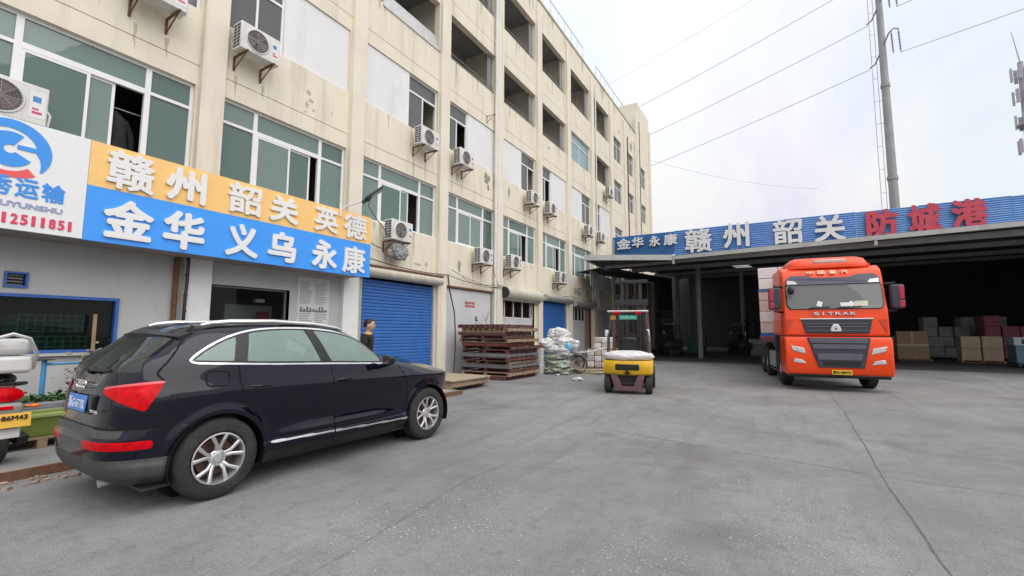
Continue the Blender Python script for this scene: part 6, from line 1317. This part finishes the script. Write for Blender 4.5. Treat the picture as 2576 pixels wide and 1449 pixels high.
# local: rear faces -y (turned so that it faces the yard), x to the right of the rear view
m = MB(); m.lathe([(-.06, .12), (-.06, .22), (-.04, .25), (.04, .25), (.06, .22), (.06, .12)], (0, .12, .25), 'x', 30); w_ = m.build('wheel', TYRE, sco, smooth=True); m = MB(); m.lathe([(-.05, .125), (-.02, .02)], (0, .12, .25), 'x', 16); m.build('rim', GALV, w_)
m = MB(); m.lathe([(-.06, .12), (-.06, .22), (-.04, .25), (.04, .25), (.06, .22), (.06, .12)], (0, 1.4, .25), 'x', 30); m.build('wheel', TYRE, sco, smooth=True)
m = blob((0, .33, .70), (.17, .42, .19), 3, .03, 28, 18); m.build('tail_body', SCG, sco, smooth=True)
m = blob((0, .50, .90), (.17, .48, .085), 3, .03, 28, 14); m.build('seat', CBK, sco, smooth=True)
m = MB(); m.path([(-.16, .38, .82), (-.17, .04, .86), (-.10, -.06, .87), (.10, -.06, .87), (.17, .04, .86), (.16, .38, .82)], .02, 8); m.build('grab_rail', CBK, sco, smooth=True)
m = MB(); m.lathe([(-.02, .001), (0, .12), (.05, .13), (.05, .001)], (0, -.10, .74), 'y', 24); m.v = [(x*1.15, y, .74+(z-.74)*.72 if z > .74 else .74+(z-.74)*.5) for x, y, z in m.v]; m.build('tail_lamp', LAMPR, sco, smooth=True)
m = MB(); m.box(-.05, .05, -.165, -.15, .60, .64); m.build('reflector', LAMPR, sco, bevel=.006)
for s in (-1, 1): m = MB(); m.tube((s*.13, -.02, .62), (s*.20, -.05, .61), .012); m.ball((s*.235, -.06, .61), (.045, .03, .025)); m.build('indicator', mat('amber_lens', (.75, .20, .02), .25, var=.1), sco, smooth=True)
m = MB(); m.prism([(-.02, .68), (-.15, .66), (-.16, .56), (-.12, .34), (.02, .40)], 'x', -.13, .13); m.build('mudguard', SCG, sco, bevel=.03)
m = MB(); m.T = Matrix.Translation((0.02, -.185, .485)) @ Matrix.Rotation(radians(-10), 4, 'X'); m.box(-.17, .17, -.004, .004, -.075, .075); pp = m.build('number_plate', mat('scooter_plate', (.80, .47, .07), .45, var=.06), sco, bevel=.008)
fit_text('plate_text', '浙·86M43', (-.13, -.197, .485), (1, 0, 0), (0, .17, .985), .29, .065, CBK, pp, .002, .03); fit_text('plate_text', 'E6W95', (-.13, -.187, .418), (1, 0, 0), (0, .17, .985), .29, .05, CBK, pp, .002, .03)
m = MB(); m.box(-.13, .13, -.13, -.10, .29, .40); m.build('splash_flap', WHITEP, sco, bevel=.01); m = MB(); m.prism([(-.12, .30), (.25, .33), (.3, .2), (-.05, .2)], 'x', .10, .22); m.build('silencer', CBK, sco, bevel=.03)
m = MB(); m.box(-.19, .19, -.08, .30, .98, 1.17); m.build('top_box', SCW, sco, bevel=.045, seg=4); m = MB(); m.box(-.188, .188, -.078, .298, 1.185, 1.36); m.build('box_lid', SCW, sco, bevel=.07, seg=5)
m = MB(); m.path([(-.2, .0, 1.02), (-.2, -.1, 1.2), (-.13, -.12, 1.36), (0, -.12, 1.41), (.13, -.12, 1.36), (.2, -.1, 1.2), (.2, 0, 1.02)], .022, 8); m.build('carrier_loop', GALV, sco, smooth=True)
m = blob((0, 1.25, .85), (.2, .12, .32), 6, .03, 24, 18); m.build('leg_shield', SCW, sco, smooth=True); m = MB(); m.path([(-.32, 1.05, 1.05), (0, 1.15, 1.0), (.32, 1.05, 1.05)], .018, 6); m.tube((0, 1.15, 1.0), (0, 1.38, .3), .035); m.build('handlebar', CBK, sco, smooth=True); m = MB(); m.box(-.14, .14, .6, 1.2, .28, .36); m.build('footboard', SCG, sco, bevel=.02)
# ================================================================ planters and clutter by the shop window
LEAF = mat('leaf_green', (.055, .13, .03), .55, var=.4, scale=20); LEAFB = mat('leaf_faded', (.22, .17, .11), .7, var=.4, scale=20)
def leaves(m, c, r, n, s, seed):
    q = random.Random(seed)
    for _ in range(n):
        p = Vector((q.gauss(0, .5)*r[0], q.gauss(0, .5)*r[1], q.gauss(0, .5)*r[2]))+Vector(c); a, b = q.uniform(0, 6.3), q.uniform(-.9, .9); l = s*q.uniform(.6, 1.3)
        d = Vector((cos(a)*cos(b), sin(a)*cos(b), sin(b))); w = d.cross(Vector((q.uniform(-1, 1), q.uniform(-1, 1), 1))).normalized()*l*.35
        m.add([tuple(p), tuple(p+d*l*.5+w), tuple(p+d*l), tuple(p+d*l*.5-w)], [(0, 1, 2), (0, 2, 3)])
tr = thing('planter_trough', 'grey ribbed planter trough with low green plants behind the car tail', 'planter', (-9.0, 2.25, .09)); m = MB(); m.box(-.2, .2, -.42, .32, 0.22, .46)
m.build('trough', mat('planter_grey', (.33, .34, .36), .6, var=.1), tr, bevel=.01)
for k in range(7): m = MB(); m.box(.2, .212, -.42, .32, .235+.032*k, .253+.032*k); m.build('rib', MATS['planter_grey'], tr)
m = MB(); leaves(m, (0, -.05, .50), (.2, .38, .05), 260, .08, 1); m.build('foliage', LEAF, tr)
m = MB(); m.box(-.15, .15, -.35, .25, 0.0, .22); m.build('stand', CONC, tr)
gc = thing('green_crate', 'pale green plastic crate behind the car tail', 'crate', (-8.25, 2.0, .23)); GRC = mat('crate_green', (.20, .27, .05), .5, var=.12, scale=5)
m = MB(); m.add([(-.22, -.24, 0), (.22, -.24, 0), (.22, .28, 0), (-.22, .28, 0), (-.27, -.28, .24), (.27, -.28, .24), (.27, .33, .24), (-.27, .33, .24)], [(0, 1, 2, 3), (0, 1, 5, 4), (1, 2, 6, 5), (2, 3, 7, 6), (3, 0, 4, 7)]); cr = m.build('tub', GRC, gc)
sm = cr.modifiers.new('thick', 'SOLIDIFY'); sm.thickness = .012
m = MB(); rectf = [(-.29, -.30, .29, -.26), (-.29, .31, .29, .35), (-.29, -.26, -.25, .31), (.25, -.26, .29, .31)]
for a, b, c, d in rectf: m.box(a, c, b, d, .232, .26)
m.build('rim', mat('crate_rim', (.30, .37, .13), .5, var=.1), gc)
m = MB(); m.box(-.24, .24, -.255, .305, .21, .225); m.build('lid', MATS['crate_rim'], gc)
m = MB(); pallet(m, -8.55, -7.95, 1.55, 2.45, .09, .13); tag(m.build('pallet', WOODP), 'small wooden pallet under the pale green crate', 'pallet')
fr_ = thing('blue_pipe_rail', 'blue painted pipe rail in front of the blue framed window', 'rail', (-9.2, 2.25, .09)); BLP = mat('rail_blue', (.06, .27, .55), .45, var=.15, scale=6)
m = MB(); m.tube((0, 0, 0), (0, 0, 1.02), .03, n=10); m.build('post', BLP, fr_, smooth=True); m = MB(); m.tube((0, 0, .96), (0, 1.6, .98), .018, n=8); m.build('rail', BLP, fr_, smooth=True); m = MB(); m.tube((0, 1.6, 0), (0, 1.6, 1.0), .03, n=10); m.build('post', BLP, fr_, smooth=True); m = MB(); m.box(-.09, .09, -.09, .09, 1.02, 1.03); m.build('cap_plate', DARKM, fr_)
pt = thing('potted_shrub', 'potted shrub with faded leaves behind the car tailgate', 'plant', (-8.75, 2.75, .09))
m = MB(); m.lathe([(0, .001), (0, .13), (.28, .17), (.30, .17), (.30, .001)], (0, 0, 0), 'z', 20); m.build('pot', DARKM, pt, smooth=True)
m = MB(); rr = random.Random(17)
for k in range(9): a = rr.uniform(0, 6.3); m.path([(0, 0, .28), (cos(a)*.08, sin(a)*.08, .6), (cos(a)*.2, sin(a)*.22, rr.uniform(.8, 1.2))], [.012, .008, .003], 5)
m.build('stem', mat('stem_brown', (.13, .09, .05), .9, var=.2), pt)
m = MB(); leaves(m, (0, -.05, .75), (.26, .30, .30), 330, .09, 2); m.build('foliage', LEAFB, pt); m = MB(); leaves(m, (.05, .3, 1.05), (.24, .30, .2), 300, .09, 3); m.build('foliage', LEAF, pt)
st_ = thing('timber_stake', 'brown timber stake leaning on the shop window', 'stake', (-9.75, 2.95, .09)); m = MB(); m.tube((0, 0, 0), (-.12, .02, 1.72), .028, n=6); m.build('pole', WOODP, st_)
# green mesh crates stacked inside the shop window
for k, (y, z_, lab) in enumerate(((2.55, 1.02, 'lower green mesh crate inside the shop window'), (2.5, 1.36, 'upper green mesh crate inside the shop window'))):
    t = thing('mesh_crate', lab, 'crate', (-10.42, y, z_+.14), .12, 'green crates in the shop'); GM = mat('mesh_green', (.01, .16, .07), .5, var=.1)
    for q in range(9): m = MB(); m.box(-.25, .25, -.4+.1*q, -.385+.1*q, .0, .3); m.build('bar', GM, t)
    for q in range(4): m = MB(); m.box(.25, .262, -.42, .42, .02+.085*q, .035+.085*q); m.build('bar', GM, t)
m = MB(); m.box(-11.2, -10.3, 1.0, 3.4, .1, 1.02); B(m, 'display_shelf', CONC)
